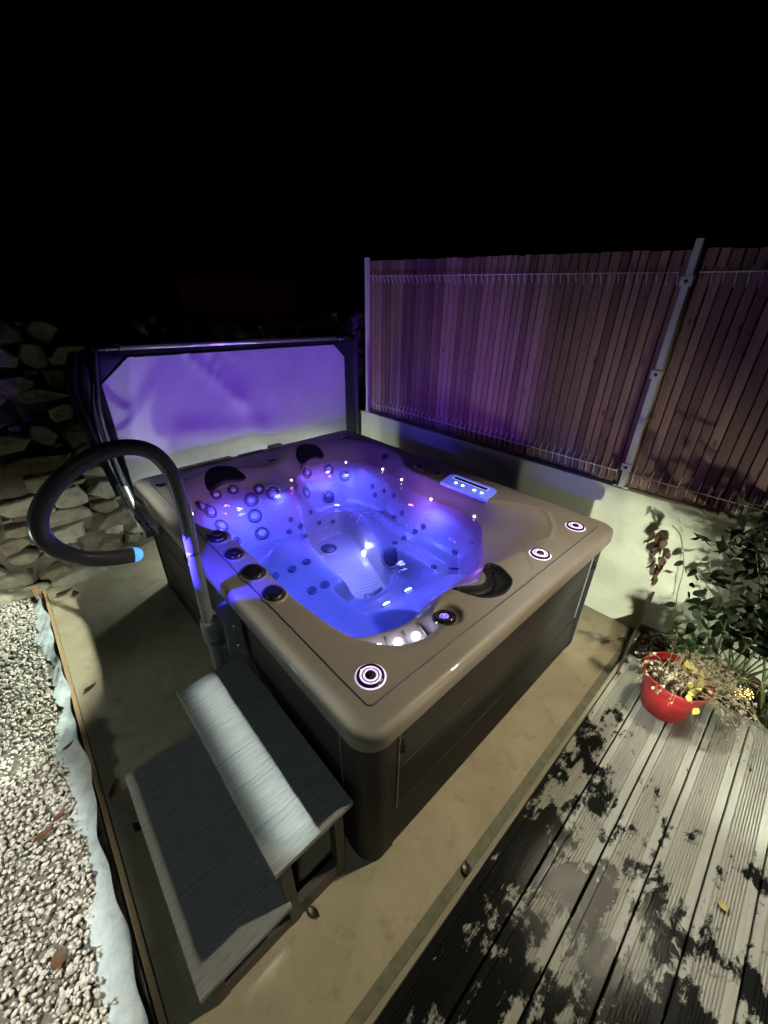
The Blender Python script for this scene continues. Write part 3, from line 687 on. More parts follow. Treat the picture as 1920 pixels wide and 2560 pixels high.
# ================================================================== SETTING
def sheet(name, x0, x1, y0, y1, z0, z1, m, kind='structure'):
    bm = bmesh.new(); box(bm, x0, x1, y0, y1, z0, z1); o = obj(name, bm, m); tag(o, kind=kind); return o
sheet('ground', -40, 40, -40, 60, -.6, -.14, 'soil')
sheet('concrete_slab', -.70, WX-.002, -.262, 3.34, -.13, 0, 'slab')
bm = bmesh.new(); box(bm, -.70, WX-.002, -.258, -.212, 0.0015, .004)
o = obj('deck_shadow_strip', bm, mat('painted_deck_shadow', (.2, .2, .14), .8, noise=.4, nscale=20, bump=.3)); tag(o, kind='structure')  # the deck's shadow on the slab edge, painted as a darker strip
# rendered wall and its coping
bm = bmesh.new(); box(bm, WX, WX+.16, -3.2, 2.845, -.13, WALLZ, .006)
WALL = obj('rendered_wall', bm, 'wall'); tag(WALL, 'low cream rendered wall running under the wooden fence', 'wall')
# garden bed
nx, ny = 40, 200; v = []; f = []
for j in range(ny+1):
    for i in range(nx+1):
        x = 1.925+(WX-1.925-.002)*i/nx; y = -3.0+2.71*j/ny
        v.append((x, y, .075+.022*vnoise(x*4, y*4, 1.5)+.012*vnoise(x*15, y*15, 1)+random.uniform(-.004, .004)))
for j in range(ny):
    for i in range(nx): a = j*(nx+1)+i; f.append((a, a+1, a+nx+2, a+nx+1))
o = pydata('garden_soil', v, f, 'soil', None, False); tag(o, kind='structure')
bm = bmesh.new()
for k in range(900):
    x = random.uniform(1.93, WX-.02); y = random.uniform(-1.8, -.3); r = random.uniform(.004, .014)
    bmesh.ops.create_icosphere(bm, subdivisions=1, radius=r, matrix=Matrix.Translation((x, y, .088+.02*vnoise(x*4, y*4, 1.5))) @ Matrix.Diagonal((1, random.uniform(.5, 1), random.uniform(.4, .8), 1)))
o = obj('mulch', bm, mat('bark_mulch', (.10, .07, .045), .9, noise=.6, nscale=50)); tag(o, 'dark bark crumbs covering the garden bed under the shrub', 'mulch', kind='stuff')
# black edging at the bed's end: pointed ribbed sheet leaning on the wall
v = [(1.72, -.300, -.0), (1.72, -.300, .115), (2.10, -.262, .16), (WX-.004, -.245, .36), (WX-.004, -.245, .0), (1.72, -.285, -.0), (1.72, -.285, .115), (2.10, -.248, .16), (WX-.004, -.231, .36), (WX-.004, -.231, .0)]
o = pydata('bed_edging', v, [(0, 1, 2), (0, 2, 4), (2, 3, 4), (7, 6, 5), (9, 7, 5), (9, 8, 7), (1, 6, 7, 2), (2, 7, 8, 3), (0, 5, 6, 1)], 'edging'); tag(o, 'dark pointed ribbed edging sheet leaning up against the cream wall', 'edging')

# deck -------------------------------------------------------------
DK = empty('wooden_deck', (.5, -.29, 0)); tag(DK, 'grooved grey deck boards with dark wet patches beside the slab', 'deck')
DZ = .11
def board(y1, w):
    prof = [(0, -.022), (0, -.003), (.003, 0), (.026, 0)]
    n = 9; a0, a1 = .028, w-.028; p = (a1-a0)/n
    for k in range(n):
        a = a0+k*p; prof += [(a+.0012, -.0075), (a+p*.40, -.0075), (a+p*.50, 0), (a+p*.96, 0)]
    prof += [(w-.003, 0), (w, -.003), (w, -.022)]
    v = []; f = []
    for x in (-2.2, 1.905):
        for a, z in prof: v.append((x, y1-a, DZ+z))
    m = len(prof)
    for k in range(m-1): f.append((k, k+1, m+k+1, m+k))
    f.append(tuple(range(m))[::-1]); f.append(tuple(range(m, 2*m)))
    return pydata('deck_board', v, f, 'deck', DK)
y = -.292
for k in range(17): board(y, .145); y -= .1515
bm = bmesh.new(); box(bm, -2.2, 1.905, -.287, -.268, -.12, DZ-.001, .002); obj('fascia_board', bm, mat('fascia_wood', (.33, .30, .22), .75, noise=.3, nscale=6, stretch=(1.2, 16, 1), bump=.2), DK)
bm = bmesh.new(); box(bm, 1.907, 1.928, -2.9, -.29, -.12, DZ+.003, .002); obj('end_board', bm, mat('end_trim_wood', (.25, .24, .19), .75, noise=.3, nscale=6, bump=.2), DK)

# fence -------------------------------------------------------------
FX = 2.385
FE = empty('wooden_fence', (FX, 1.4, WALLZ)); tag(FE, 'tall fence of upright brown wooden slats held in white wire mesh on the wall', 'fence')
def slats(y0, y1):
    v = []; f = []; y = y0; pitch = .05
    while y < y1-.02:
        pitch = random.choice((.046, .05, .05, .056, .062)); w = pitch-.0026+random.uniform(-.0015, .0012); dx = random.uniform(-.002, .003); zt = 2.305+.02*y+random.uniform(-.003, .005); zb = WALLZ+.008
        a0 = len(v); tw = random.uniform(-.0025, .0025)
        for z in (zb, zt):
            v += [(FX+dx+tw, y+.003, z), (FX-.0035+dx, y+.007, z), (FX-.0035+dx-tw, y+w-.005, z), (FX+dx-tw, y+w, z), (FX+.012, y+w, z), (FX+.012, y+.003, z)]
        for k in range(6): f.append((a0+k, a0+(k+1) % 6, a0+6+(k+1) % 6, a0+6+k))
        f.append(tuple(a0+k for k in range(5, -1, -1))); f.append(tuple(a0+6+k for k in range(6)))
        y += pitch
    return pydata('slat_panel', v, f, 'slat', FE)
def wires(y0, y1):
    bm = bmesh.new(); r = .0028
    y = y0
    while y <= y1+.001:
        dz = -.030+.012*y
        P = []
        for zc, s in ((1.085, 1), (2.235, 1)):
            P += [(FX-.006, y, zc-.035), (FX-.028, y, zc), (FX-.006, y, zc+.030)]
        P = [(FX-.006, y, WALLZ+.02)]+P[:3]+P[3:]+[(FX-.006, y, 2.30)]
        # the flat run of each wire sits in the gap between slats
        tube(bm, [(FX-.006, y, WALLZ+.03), (FX-.007, y, 1.052), (FX-.028, y, 1.085), (FX-.007, y, 1.118), (FX+.004, y, 1.15)], r, 5)
        tube(bm, [(FX+.004, y, 2.17+dz), (FX-.007, y, 2.202+dz), (FX-.028, y, 2.235+dz), (FX-.010, y, 2.262+dz)], r, 5)
        y += .05
    tube(bm, [(FX-.031, y0, 1.085), (FX-.031, y1, 1.085)], r*1.25, 6); tube(bm, [(FX-.031, y0, 2.205+.012*y0), (FX-.031, y1, 2.205+.012*y1)], r*1.25, 6)
    return obj('wire_mesh', bm, 'wire', FE, True)
slats(.165, 2.72); slats(-2.35, .16); wires(.21, 2.68); wires(-2.34, .12)
def fpost(y, top, w=.034, clips=True):
    bm = bmesh.new(); box(bm, FX-.052, FX-.012, y-w, y+w*.0, WALLZ+.004, top, .004); box(bm, FX-.05, FX+.02, y-w-.028, y+.028, WALLZ+.0025, WALLZ+.012, .002)
    o = obj('post', bm, 'post', FE)
    if clips:
        for z in (2.165, 1.70, 1.13):
            bm = bmesh.new(); box(bm, FX-.060, FX-.050, y-w-.012, y+.012, z-.024, z+.024, .005); c = obj('clip', bm, 'post', o)
            bm = bmesh.new(); lathe(bm, [(.009, 0), (.009, .004), (0, .005)], frame((FX-.0605, y-w/2, z), (-1, 0, 0)), 12); obj('clip_bolt', bm, 'knob', o)
    return o
fpost(.172, 2.352); fpost(2.735, 2.385, .03, False)
fpost(-2.38, 2.39)

# stone retaining wall ---------------------------------------------
SW = empty('stone_wall', (0, 3.4, 0)); tag(SW, 'dark rubble stone retaining wall behind the cover and the tub', 'wall')
def wy(z): return 3.36+.10*z
nx, nz = 150, 46; v = []; f = []
for j in range(nz+1):
    for i in range(nx+1):
        x = -4.5+9.2*i/nx; z = -.15+1.98*j/nz
        bulge = .32*math.exp(-((z+.05)/.22)**2)*(1 if x < -.7 else .25)
        v.append((x, wy(z)+.03-bulge*(.7+.3*vnoise(x*2, z*3))-.045*vnoise(x*3, z*4, 1.2)-.02*vnoise(x*9, z*9, 1.3), z))
for j in range(nz):
    for i in range(nx): a = j*(nx+1)+i; f.append((a, a+1, a+nx+2, a+nx+1))
pydata('earth_bank', v, f, 'bronze', SW, True)
bm = bmesh.new(); rs = random.Random(5)
def stone(bm, cx, cz, w, h, d, yb, rs):
    n = rs.randint(5, 8); P = []
    for k in range(n):
        a = 2*PI*(k+rs.uniform(-.38, .38))/n; c_, s_ = math.cos(a), math.sin(a)
        e = (abs(c_)**5+abs(s_)**5)**(-1/5)*rs.uniform(.72, 1.12)
        P.append((cx+w/2*c_*e, cz+h/2*s_*e))
    tx, tz = rs.uniform(-.22, .22), rs.uniform(-.35, .2)
    loops = []
    for s, dd in ((1.0, 0.07), (1.0, -d*.35), (.95, -d*.75), (.84, -d)):
        loops.append([bm.verts.new((cx+(x-cx)*s, yb+dd+(tx*(x-cx)+tz*(z-cz))*(1 if dd < 0 else 0)+rs.uniform(-.006, .006), cz+(z-cz)*s)) for x, z in P])
    for A, B in zip(loops[:-1], loops[1:]):
        for k in range(n): bm.faces.new((A[k], A[(k+1) % n], B[(k+1) % n], B[k]))
    m_ = bm.verts.new((cx+rs.uniform(-.2, .2)*w, yb-d*1.12+rs.uniform(-.01, .01), cz+rs.uniform(-.2, .2)*h))
    T = loops[-1]
    for k in range(n): bm.faces.new((T[k], T[(k+1) % n], m_))
z = -.02
while z < 1.80:
    rh = rs.uniform(.09, .19); x = -4.4
    while x < 4.4:
        w = rs.uniform(.14, .42)*(1.1 if z < .5 else 1)
        if rs.random() > .05:
            zz = z+rh/2+rs.uniform(-.03, .03); stone(bm, x+w/2, zz, w*rs.uniform(.95, 1.08), rh*rs.uniform(.88, 1.15), rs.uniform(.03, .065), wy(zz)-.01-(.17*max(0, 1-zz/.28) if x < -.7 else 0), rs)
            if rs.random() < .45: stone(bm, x+w+rs.uniform(-.03, .03), z+rh*rs.choice((.1, .9)), rs.uniform(.05, .10), rs.uniform(.03, .06), .05, wy(z), rs)
        x += w
    z += rh*.97
bmesh.ops.recalc_face_normals(bm, faces=bm.faces)
obj('stones', bm, 'stone', SW)
# loose rocks at the foot of the wall
for k, (x, y, s, lab) in enumerate(((-.47, 3.13, .15, 'flat pale rock at the corner of the slab under the handrail loop'), (-.80, 3.12, .10, 'rounded pale rock at the top end of the white fabric strip'), (-1.08, 3.16, .17, 'large pale rock at the top left corner of the gravel'), (-.16, 3.20, .12, 'shaded rock on the slab beside the cover lifter'), (-1.40, 3.10, .13, 'pale rock at the far left of the gravel'))):
    bm = bmesh.new(); bmesh.ops.create_icosphere(bm, subdivisions=3, radius=1, matrix=Matrix.Identity(4)); r_ = random.Random(40+k)
    o1, o2 = r_.uniform(0, 9), r_.uniform(0, 9)
    for vv in bm.verts:
        c = vv.co.copy(); q = 1+.16*vnoise(c.x*1.2+o1, c.y*1.2+c.z+o2)+.05*vnoise(c.x*4+o2, c.z*4+o1)
        vv.co = Vector((x+c.x*s*1.3*q, y+c.y*s*.8*q, .01+max(-.05, c.z*s*.42*q)))
    o = obj('rock', bm, 'stone', None, True); tag(o, lab, 'rock', 'loose rocks at the foot of the stone wall')
# terrace above and a far house wall
o = sheet('terrace', -40, 40, 3.62, 60, .5, 1.72, 'soil')
OB = empty('garden_building', (4.1, 9.2, 1.72)); tag(OB, 'dim orange building wall far behind the cover in the dark', 'building')
bm = bmesh.new(); box(bm, 2.75, 5.5, 9.0, 11.5, 1.70, 2.46); obj('facade', bm, 'orange', OB)
bm = bmesh.new(); box(bm, 2.65, 5.6, 8.9, 11.6, 2.463, 2.54); obj('roof', bm, 'soil', OB)

# gravel, fabric, timber edging -------------------------------------
def gravel():
    base = bmesh.new(); bmesh.ops.create_icosphere(base, subdivisions=1, radius=1); base.verts.ensure_lookup_table()
    # low poly pebble: icosahedron only
    base.free(); base = bmesh.new(); bmesh.ops.create_icosphere(base, subdivisions=1, radius=1)
    bv = np.array([v.co[:] for v in base.verts]); bf = np.array([[v.index for v in f.verts] for f in base.faces]); base.free()
    if len(bv) > 12:
        pass
    n1 = 19000; x = -.80-1.0*RNG.random(n1)**1.15; y = -1.0+4.12*RNG.random(n1)
    s = RNG.uniform(.0056, .0108, n1)*np.where(RNG.random(n1) < .12, 1.35, 1); lay = RNG.random(n1)
    z = -.012+lay*.022
    over = RNG.random(n1)**4*.045; fab = x > fabric_edge(y)-.004+over
    z = np.where(x > fabric_edge(y)-.004, .018+.012*lay, z)
    keep = ~fab; x, y, s, z = x[keep], y[keep], s[keep], z[keep]; n = len(x)
    sc = RNG.uniform(.55, 1.25, (n, 1, 3))*s[:, None, None]
    P = bv[None]*RNG.uniform(.72, 1.22, (n, len(bv), 1))*sc
    q = RNG.normal(size=(n, 4)); q /= np.linalg.norm(q, axis=1, keepdims=True)
    w_, a, b, c = q.T
    R = np.stack([1-2*(b*b+c*c), 2*(a*b-c*w_), 2*(a*c+b*w_), 2*(a*b+c*w_), 1-2*(a*a+c*c), 2*(b*c-a*w_), 2*(a*c-b*w_), 2*(b*c+a*w_), 1-2*(a*a+b*b)], 1).reshape(n, 3, 3)
    P = np.einsum('nij,nkj->nki', R, P)+np.stack([x, y, z], 1)[:, None]
    F = (bf[None]+(np.arange(n)*len(bv))[:, None, None]).reshape(-1, 3)
    me = bpy.data.meshes.new('gravel'); me.vertices.add(n*len(bv)); me.vertices.foreach_set('co', P.reshape(-1).astype(np.float32))
    me.loops.add(F.size); me.loops.foreach_set('vertex_index', F.reshape(-1).astype(np.int32)); me.polygons.add(len(F))
    me.polygons.foreach_set('loop_start', (np.arange(len(F))*3).astype(np.int32)); me.update(calc_edges=True); me.validate()
    o = link('gravel', me, 'gravel'); tag(o, 'pale limestone gravel spread left of the white fabric strip', 'gravel', kind='stuff')
def fabric_edge(y):
    y = np.asarray(y, float)
    return -.80-.022*np.sin(y*5.1+.6)-.014*np.sin(y*13.7)-.010*np.sin(y*31+1.)-.006*np.sin(y*71)-.004*np.sin(y*167+2*np.sin(y*11))-.045*sst((1.5-y)/1.2)+.03*sst((y-2.4)/.6)
gravel()
sheet('gravel_bed', -6, -.735, -4, 3.5, -.13, -.018, mat('gravel_gap_shade', (.20, .18, .15), .95, noise=.4, nscale=60, bump=.6))  # bed coloured dark to paint the shade between the pebbles
nx, ny = 16, 620; v = []; f = []
for j in range(ny+1):
    y = -1.2+4.22*j/ny; e = float(fabric_edge(y)); r0 = -.728-.008*math.sin(y*9)-.006*math.sin(y*23)-.018*max(0, math.sin(y*2.3+.4))
    for i in range(nx+1):
        t = i/nx; x = r0+(e-r0)*t
        z = .032-.026*t+.016*vnoise(x*7+2, y*2.1, 1)+.006*vnoise(x*18+y, y*9, 1.1)+.004*math.sin(y*17+x*20+2*math.sin(y*3))
        v.append((x, y, z))
for j in range(ny):
    for i in range(nx): a = j*(nx+1)+i; f.append((a, a+nx+1, a+nx+2, a+1))
o = pydata('geotextile_strip', v, f, 'cloth', None, True); tag(o, 'crumpled white geotextile fabric strip between the gravel and the timber edging', 'fabric strip')
bm = bmesh.new(); box(bm, -.723, -.702, -1.2, 3.12, -.10, .016, .002); o = obj('timber_edging', bm, 'pine'); tag(o, 'long raw pine edging board along the left side of the concrete slab', 'edging board')
bm = bmesh.new(); box(bm, -.775, -.735, 3.03, 3.08, -.05, .075, .004); o = obj('wooden_stake', bm, 'pine'); tag(o, 'short orange wooden stake at the far end of the edging board', 'stake')

# leaves ------------------------------------------------------------
def leaf_mesh(bm, mtx, ln, wd, curl=.25, fold=.25, n=6):
    L_ = []; 
    for k in range(n+1):
        t = k/n; w = wd*math.sin(PI*min(1, t**.75))**.9*.5 if 0 < t < 1 else 0.0005
        z = curl*ln*(t-.5)**2*1.6
        L_.append([bm.verts.new(mtx @ Vector((ln*t, s*w, z+abs(s)*w*fold))) for s in (-1, 0, 1)])
    for A, B in zip(L_[:-1], L_[1:]):
        for k in (0, 1): bm.faces.new((A[k], A[k+1], B[k+1], B[k]))
LV = [(-.627, 1.80, .004, .075, .03, .3, 'darkleaf', 'small olive leaf alone in the middle of the lit slab strip'),
 (-.66, 1.07, .006, .10, .035, 1.1, 'brownleaf', 'curled green brown leaf on the slab just above the lower step'),
 (-.62, .83, .006, .06, .035, 2.0, 'darkleaf', 'dark round leaf in the shadow beside the lower step'),
 (-.775, 1.42, .052, .06, .022, .5, 'brownleaf', 'brown leaf lying on the white fabric strip'),
 (-.92, 1.06, .026, .08, .035, .3, 'brownleaf', 'brown leaf on the gravel touching the fabric edge'),
 (-.86, 1.09, .035, .06, .03, .6, 'brownleaf', 'tan leaf half on the fabric next to a brown leaf'),
 (-.93, .57, .026, .06, .045, 1.2, 'brownleaf', 'rusty leaf standing in the gravel near the bottom'),
 (-.205, .075, .004, .055, .025, -1.3, 'darkleaf', 'dark leaf on the concrete in front of the steps'),
 (.90, -.955, .114, .042, .026, 1.0, 'paleleaf', 'pale yellow leaf on the wet deck boards'),
 (-.60, 2.93, .006, .12, .05, .2, 'darkleaf', 'large dark leaf at the far end of the slab by the rocks'),
 (-.54, 2.86, .006, .09, .05, 1.7, 'darkleaf', 'dark leaf overlapping the large leaf near the rocks'),
 (.33, -.235, .007, .05, .035, .7, 'darkleaf', 'round black leaf on the painted shadow strip along the deck'),]
for x, y, z, ln, wd, a, m, lab in LV:
    bm = bmesh.new(); leaf_mesh(bm, Matrix.Translation((x, y, z+.004)) @ Matrix.Rotation(a, 4, 'Z') @ Matrix.Translation((-ln/2, 0, 0)), ln, wd, .35, .3)
    o = obj('dry_leaf', bm, m, None, True); tag(o, lab, 'leaf', 'fallen leaves scattered on the ground')

# pot and its plant ---------------------------------------------------
PX, PY = 1.665, -.545
PT = empty('flower_pot', (PX, PY, DZ)); tag(PT, 'red plastic flower pot standing on the corner of the deck', 'flower pot')
bm = bmesh.new(); lathe(bm, [(0, 0), (.100, 0), (.104, .004), (.136, .175), (.137, .185), (.146, .188), (.155, .243), (.156, .250), (.151, .252), (.147, .246), (.136, .18)], Matrix.Translation((PX, PY, DZ)), 56)
obj('pot_body', bm, 'pot', PT, True)
bm = bmesh.new(); lathe(bm, [(.1385, .188), (.09, .200), (.04, .205), (0, .208)], Matrix.Translation((PX, PY, DZ)), 40)
for k in range(120):
    a = random.uniform(0, 2*PI); r = random.uniform(0, .125); bmesh.ops.create_icosphere(bm, subdivisions=1, radius=random.uniform(.003, .009), matrix=Matrix.Translation((PX+r*math.cos(a), PY+r*math.sin(a), DZ+.203)))
obj('potting_soil', bm, 'soil', PT)
PL = empty('dried_plant', (PX+.02, PY-.02, DZ+.2)); tag(PL, 'dried flowering plant spilling out of the red pot over the soil', 'potted plant')
bs = bmesh.new(); bf_ = bmesh.new(); rp = random.Random(9)
for k in range(135):
    t = rp.random(); a = rp.gauss(-.75, .75) if t < .86 else rp.uniform(1.6, 3.6); ln = rp.uniform(.12, .40) if t < .86 else rp.uniform(.08, .17)
    x0, y0 = PX+rp.uniform(-.07, .09), PY+rp.uniform(-.08, .06); z0 = DZ+.20
    hz_ = rp.uniform(.03, .12); c_, s_ = math.cos(a), math.sin(a)
    P = [(x0, y0, z0), (x0+c_*ln*.35, y0+s_*ln*.35, z0+hz_), (x0+c_*ln*.7, y0+s_*ln*.7, z0+hz_*.9), (x0+c_*ln, y0+s_*ln, z0+hz_*.2-rp.uniform(0, .10)*(ln > .25))]
    P = catmull(P, 3); tube(bs, P, .0011, 4)
    for q in range(rp.randint(3, 8)):
        p = P[-1-rp.randint(0, 5)]; s = rp.uniform(.003, .0075)
        d = Vector((rp.gauss(0, 1), rp.gauss(0, 1), rp.gauss(0, 1))).normalized()
        leaf_mesh(bf_, frame(p+d*.004, d, rp.uniform(0, 6)) @ Matrix.Rotation(rp.uniform(-1, 1), 4, 'Y'), s*3, s*2, .3, .4, 3)
obj('stalks', bs, 'drystem', PL); obj('blossoms', bf_, 'dryflower', PL)
bm = bmesh.new()
for k in range(16):
    x, y = PX-.02+rp.gauss(0, .045), PY-.085+rp.gauss(0, .025)
    leaf_mesh(bm, Matrix.Translation((x-.03, y, DZ+.235+rp.uniform(0, .045))) @ Euler((rp.gauss(0, .4), rp.gauss(0, .5), rp.uniform(0, 6))).to_matrix().to_4x4(), rp.uniform(.025, .05), rp.uniform(.02, .03), .4, .2)
for dx, dy, a in ((.03, .0, .5), (.07, -.02, 2.4), (.06, .02, 4.3)):
    leaf_mesh(bm, Matrix.Translation((PX+dx-.02, PY+dy-.03, DZ+.29)) @ Euler((.4, -.3, a)).to_matrix().to_4x4(), .065, .045, .5, .2)
obj('yellow_leaves', bm, 'yellow', PL, True)
# thin stem with a hanging brown seed cluster
SC = empty('wilted_stem', (2.12, -.38, .08)); tag(SC, 'thin stem with a hanging cluster of wilted brown leaves in front of the wall', 'plant')
bm = bmesh.new(); tube(bm, catmull([(2.10, -.44, .09), (2.12, -.42, .30), (2.14, -.37, .52), (2.14, -.34, .72), (2.12, -.27, .90), (2.10, -.22, .95)], 5), .0022, 5); obj('stem', bm, 'stem', SC)
bm = bmesh.new()
for k in range(34):
    u = rp.random(); x, y, z = 2.09+rp.gauss(0, .018), -.19-.06*u+rp.gauss(0, .014), .90-.30*u
    leaf_mesh(bm, Matrix.Translation((x, y, z)) @ Euler((rp.gauss(0, .5), PI/2+rp.gauss(0, .3), rp.uniform(0, 6))).to_matrix().to_4x4(), rp.uniform(.05, .09), rp.uniform(.025, .045), .5, .5)
obj('wilted_leaves', bm, 'darkbrown', SC, True)
# green herb
HB = empty('green_herb', (2.12, -.53, .08)); tag(HB, 'pale green leafy herb growing behind the red pot at the wall', 'plant')
bm = bmesh.new(); b2 = bmesh.new()
for k in range(26):
    a = rp.uniform(0, 2*PI); sp = rp.uniform(.03, .14); h_ = rp.uniform(.10, .27); x0, y0 = 2.08+rp.gauss(0, .02), -.54+rp.gauss(0, .03)
    P = catmull([(x0, y0, .08), (x0+.3*sp*math.cos(a), y0+.3*sp*math.sin(a), .08+h_*.6), (x0+sp*math.cos(a), y0+sp*math.sin(a), .08+h_)], 4); tube(b2, P, .0018, 4)
    for p in P[2:]:
        for q in range(3): leaf_mesh(bm, Matrix.Translation(p) @ Euler((rp.gauss(0, .5), rp.gauss(-.2, .5), rp.uniform(0, 6))).to_matrix().to_4x4(), rp.uniform(.025, .05), rp.uniform(.012, .02), .3, .3, 5)
obj('leaves', bm, 'plant_l', HB, True); obj('stems', b2, 'stem', HB)
# shrub
SH = empty('leafy_shrub', (2.14, -1.0, .08)); tag(SH, 'dark leafy shrub leaning in from the right in front of the cream wall', 'shrub')
bm = bmesh.new(); b2 = bmesh.new(); rp = random.Random(21)
ends = []
for k in range(30):
    if k < 7: tgt = Vector((2.02+rp.uniform(-.12, .14), -.62+rp.uniform(-.22, .2), rp.uniform(.52, .74)))
    else: tgt = Vector((2.08+rp.uniform(-.2, .16), rp.uniform(-1.5, -.38), rp.uniform(.62, 1.22)))
    b0 = Vector((2.12+rp.uniform(-.06, .06), (-.95 if k % 2 else -.72)+rp.uniform(-.12, .08), .08))
    mid = b0.lerp(tgt, .55)+Vector((rp.uniform(-.05, .05), rp.uniform(-.05, .05), .08))
    P = catmull([b0, b0.lerp(mid, .5)+Vector((0, 0, .05)), mid, tgt], 5); tube(b2, P, [.0055*(1-.75*i/len(P)) for i in range(len(P))], 6)
    nL = 8 if k < 7 else 21
    nL = int(nL*1.15)
    for q in range(nL):
        i = rp.randint(len(P)//2, len(P)-1); p = P[i]+Vector((rp.gauss(0, .028), rp.gauss(0, .045), rp.gauss(0, .035)))
        leaf_mesh(bm, Matrix.Translation(p) @ Euler((rp.gauss(0, .45), rp.gauss(.35, .5), rp.uniform(0, 6.28))).to_matrix().to_4x4(), rp.uniform(.055, .10), rp.uniform(.03, .05), .45, .2)
for tgt in ((2.16, -.46, 1.02), (2.18, -.36, .90), (2.2, -.55, 1.10)):
    P = catmull([(2.12, -.72, .7), (2.15, -.6, .9), tgt], 6); tube(b2, P, .0022, 5)
    for p in P[4:]:
        for q in range(3): leaf_mesh(bm, Matrix.Translation(p) @ Euler((rp.gauss(0, .5), rp.gauss(.2, .6), rp.uniform(0, 6.28))).to_matrix().to_4x4(), rp.uniform(.05, .08), rp.uniform(.018, .03), .4, .2)
obj('foliage', bm, 'plant', SH, True); obj('branches', b2, 'stem', SH)
# solar globe
GL = empty('solar_globe', (2.055, -.835, .10)); tag(GL, 'small glass garden globe with warm fairy lights lying in the soil bed', 'garden light')
def mat_glass():
    m = bpy.data.materials.new('globe_glass'); m.use_nodes = True; nt = m.node_tree; N = nt.nodes; K = nt.links; N.clear()
    out = N.new('ShaderNodeOutputMaterial'); mix = N.new('ShaderNodeMixShader'); tr = N.new('ShaderNodeBsdfTransparent'); gl = N.new('ShaderNodeBsdfGlossy'); gl.inputs['Roughness'].default_value = .05
    fr = N.new('ShaderNodeFresnel'); fr.inputs['IOR'].default_value = 1.45; tr.inputs['Color'].default_value = (.9, .9, .88, 1)
    K.new(fr.outputs[0], mix.inputs[0]); K.new(tr.outputs[0], mix.inputs[1]); K.new(gl.outputs[0], mix.inputs[2]); K.new(mix.outputs[0], out.inputs['Surface']); return m
bm = bmesh.new(); bmesh.ops.create_uvsphere(bm, u_segments=28, v_segments=18, radius=.052, matrix=Matrix.Translation((2.055, -.835, .145))); obj('glass', bm, mat_glass(), GL, True)
bm = bmesh.new()
for k in range(30):
    d = Vector((rp.gauss(0, 1), rp.gauss(0, 1), rp.gauss(0, 1))).normalized()*rp.uniform(.02, .045)
    bmesh.ops.create_icosphere(bm, subdivisions=1, radius=.0026, matrix=Matrix.Translation(Vector((2.055, -.835, .145))+d))
obj('fairy_lights', bm, mat('warm_led', (1, .8, .4), .4, emit=(1., .66, .22), estr=9), GL)
bm = bmesh.new(); lathe(bm, [(.020, -.055), (.022, -.045), (.02, -.038), (0, -.036)], Matrix.Translation((2.055, -.835, .145)), 16); obj('cap', bm, 'knob', GL, True)

# ================================================================== LIGHT
def lamp(name, typ, loc, energy, col, size=.05, aim=None, angle=60, blend=.5):
    d = bpy.data.lights.new(name, typ); d.energy = energy; d.color = col
    if typ in ('POINT', 'SPOT'): d.shadow_soft_size = size
    if typ == 'AREA': d.size = size
    if typ == 'SPOT': d.spot_size = math.radians(angle); d.spot_blend = blend
    o = bpy.data.objects.new(name, d); C.objects.link(o); o.location = loc
    if aim is not None: o.rotation_euler = (Vector(aim)-Vector(loc)).to_track_quat('-Z', 'Y').to_euler()
    return o
TRE = .52
COOL = (.92, 1., .82); WARM = (1., .80, .47)
o = lamp('garden_flood_lamp', 'SPOT', (1.95, 1.6, 4.0), 1500, COOL, .09, (-1.16, 2.28, 0), 14, .2); o.scale = (1.6, 1, 1)
o = lamp('added_tread_beam', 'AREA', (1.18, .50, 4.0), TRE, (.90, 1., .93), .10, (-.398, .50, 0)); o.data.shape = 'RECTANGLE'; o.data.size = .82; o.data.size_y = .10; o.data.spread = math.radians(2.2)  # added beam, shaped to draw the lit strip on the upper tread
lamp('deck_flood_lamp', 'SPOT', (1.30, 1.75, 4.0), 560, (.98, 1., .93), .06, (1.15, -1.75, 0), 34, .7)
lamp('low_garden_lamp', 'SPOT', (1.05, -1.65, .42), 75, (.92, 1., .80), .03, (2.3, -.05, .42), 74, .5)
lamp('cream_wall_fill', 'SPOT', (0, -1.0, .6), 320, (.92, 1., .82), .04, (2.3, .05, .42), 30, .6)  # added unseen fill that brightens the cream wall
lamp('warm_slab_fill', 'SPOT', (2.26, -.80, 3.6), 400, (1., .88, .63), .07, (.6, .02, 0), 58, .7)  # warm fill over the front slab, from an unseen source
lamp('rim_front_fill', 'SPOT', (1.15, -3.2, 1.35), 300, (1., .84, .56), .06, (1.0, 0, .78), 13, .4); bpy.data.objects['rim_front_fill'].scale = (2.7, 1, 1)  # added to brighten the front face of the rim
lamp('tread_shade_fill', 'SPOT', (-1.2, -1.6, 3.2), 36, (.86, 1., .95), .2, (-.35, .75, .2), 42, .8)  # added dim cool fill for the shaded treads
lamp('path_lamp', 'SPOT', (-2.6, 2.2, .50), 60, (.88, 1., .93), .06, (-.02, 1.0, .75), 56, .5)
o = lamp('gravel_fill', 'SPOT', (-1.75, .65, 3.2), 520, (1, 1, .92), .04, (-1.14, .65, 0), 15, .5); o.scale = (3., 1, 1)  # added overhead fill for the gravel
lamp('stone_foot_fill', 'SPOT', (-1.5, 1.5, .55), 90, (1, 1, .82), .05, (-.75, 3.3, .22), 38, .9)  # added to light the foot of the stone wall
for x in (.35, 1.0, 1.7): lamp('gap_lamp', 'POINT', (x, 2.70, .50), 8, (.88, 1., .92), .02)
lamp('bracket_fill', 'SPOT', (-.42, 2.15, .25), 28, (.88, 1., .92), .03, (-.05, 2.35, .75), 38, .5)  # added spot that brightens the lifter bracket
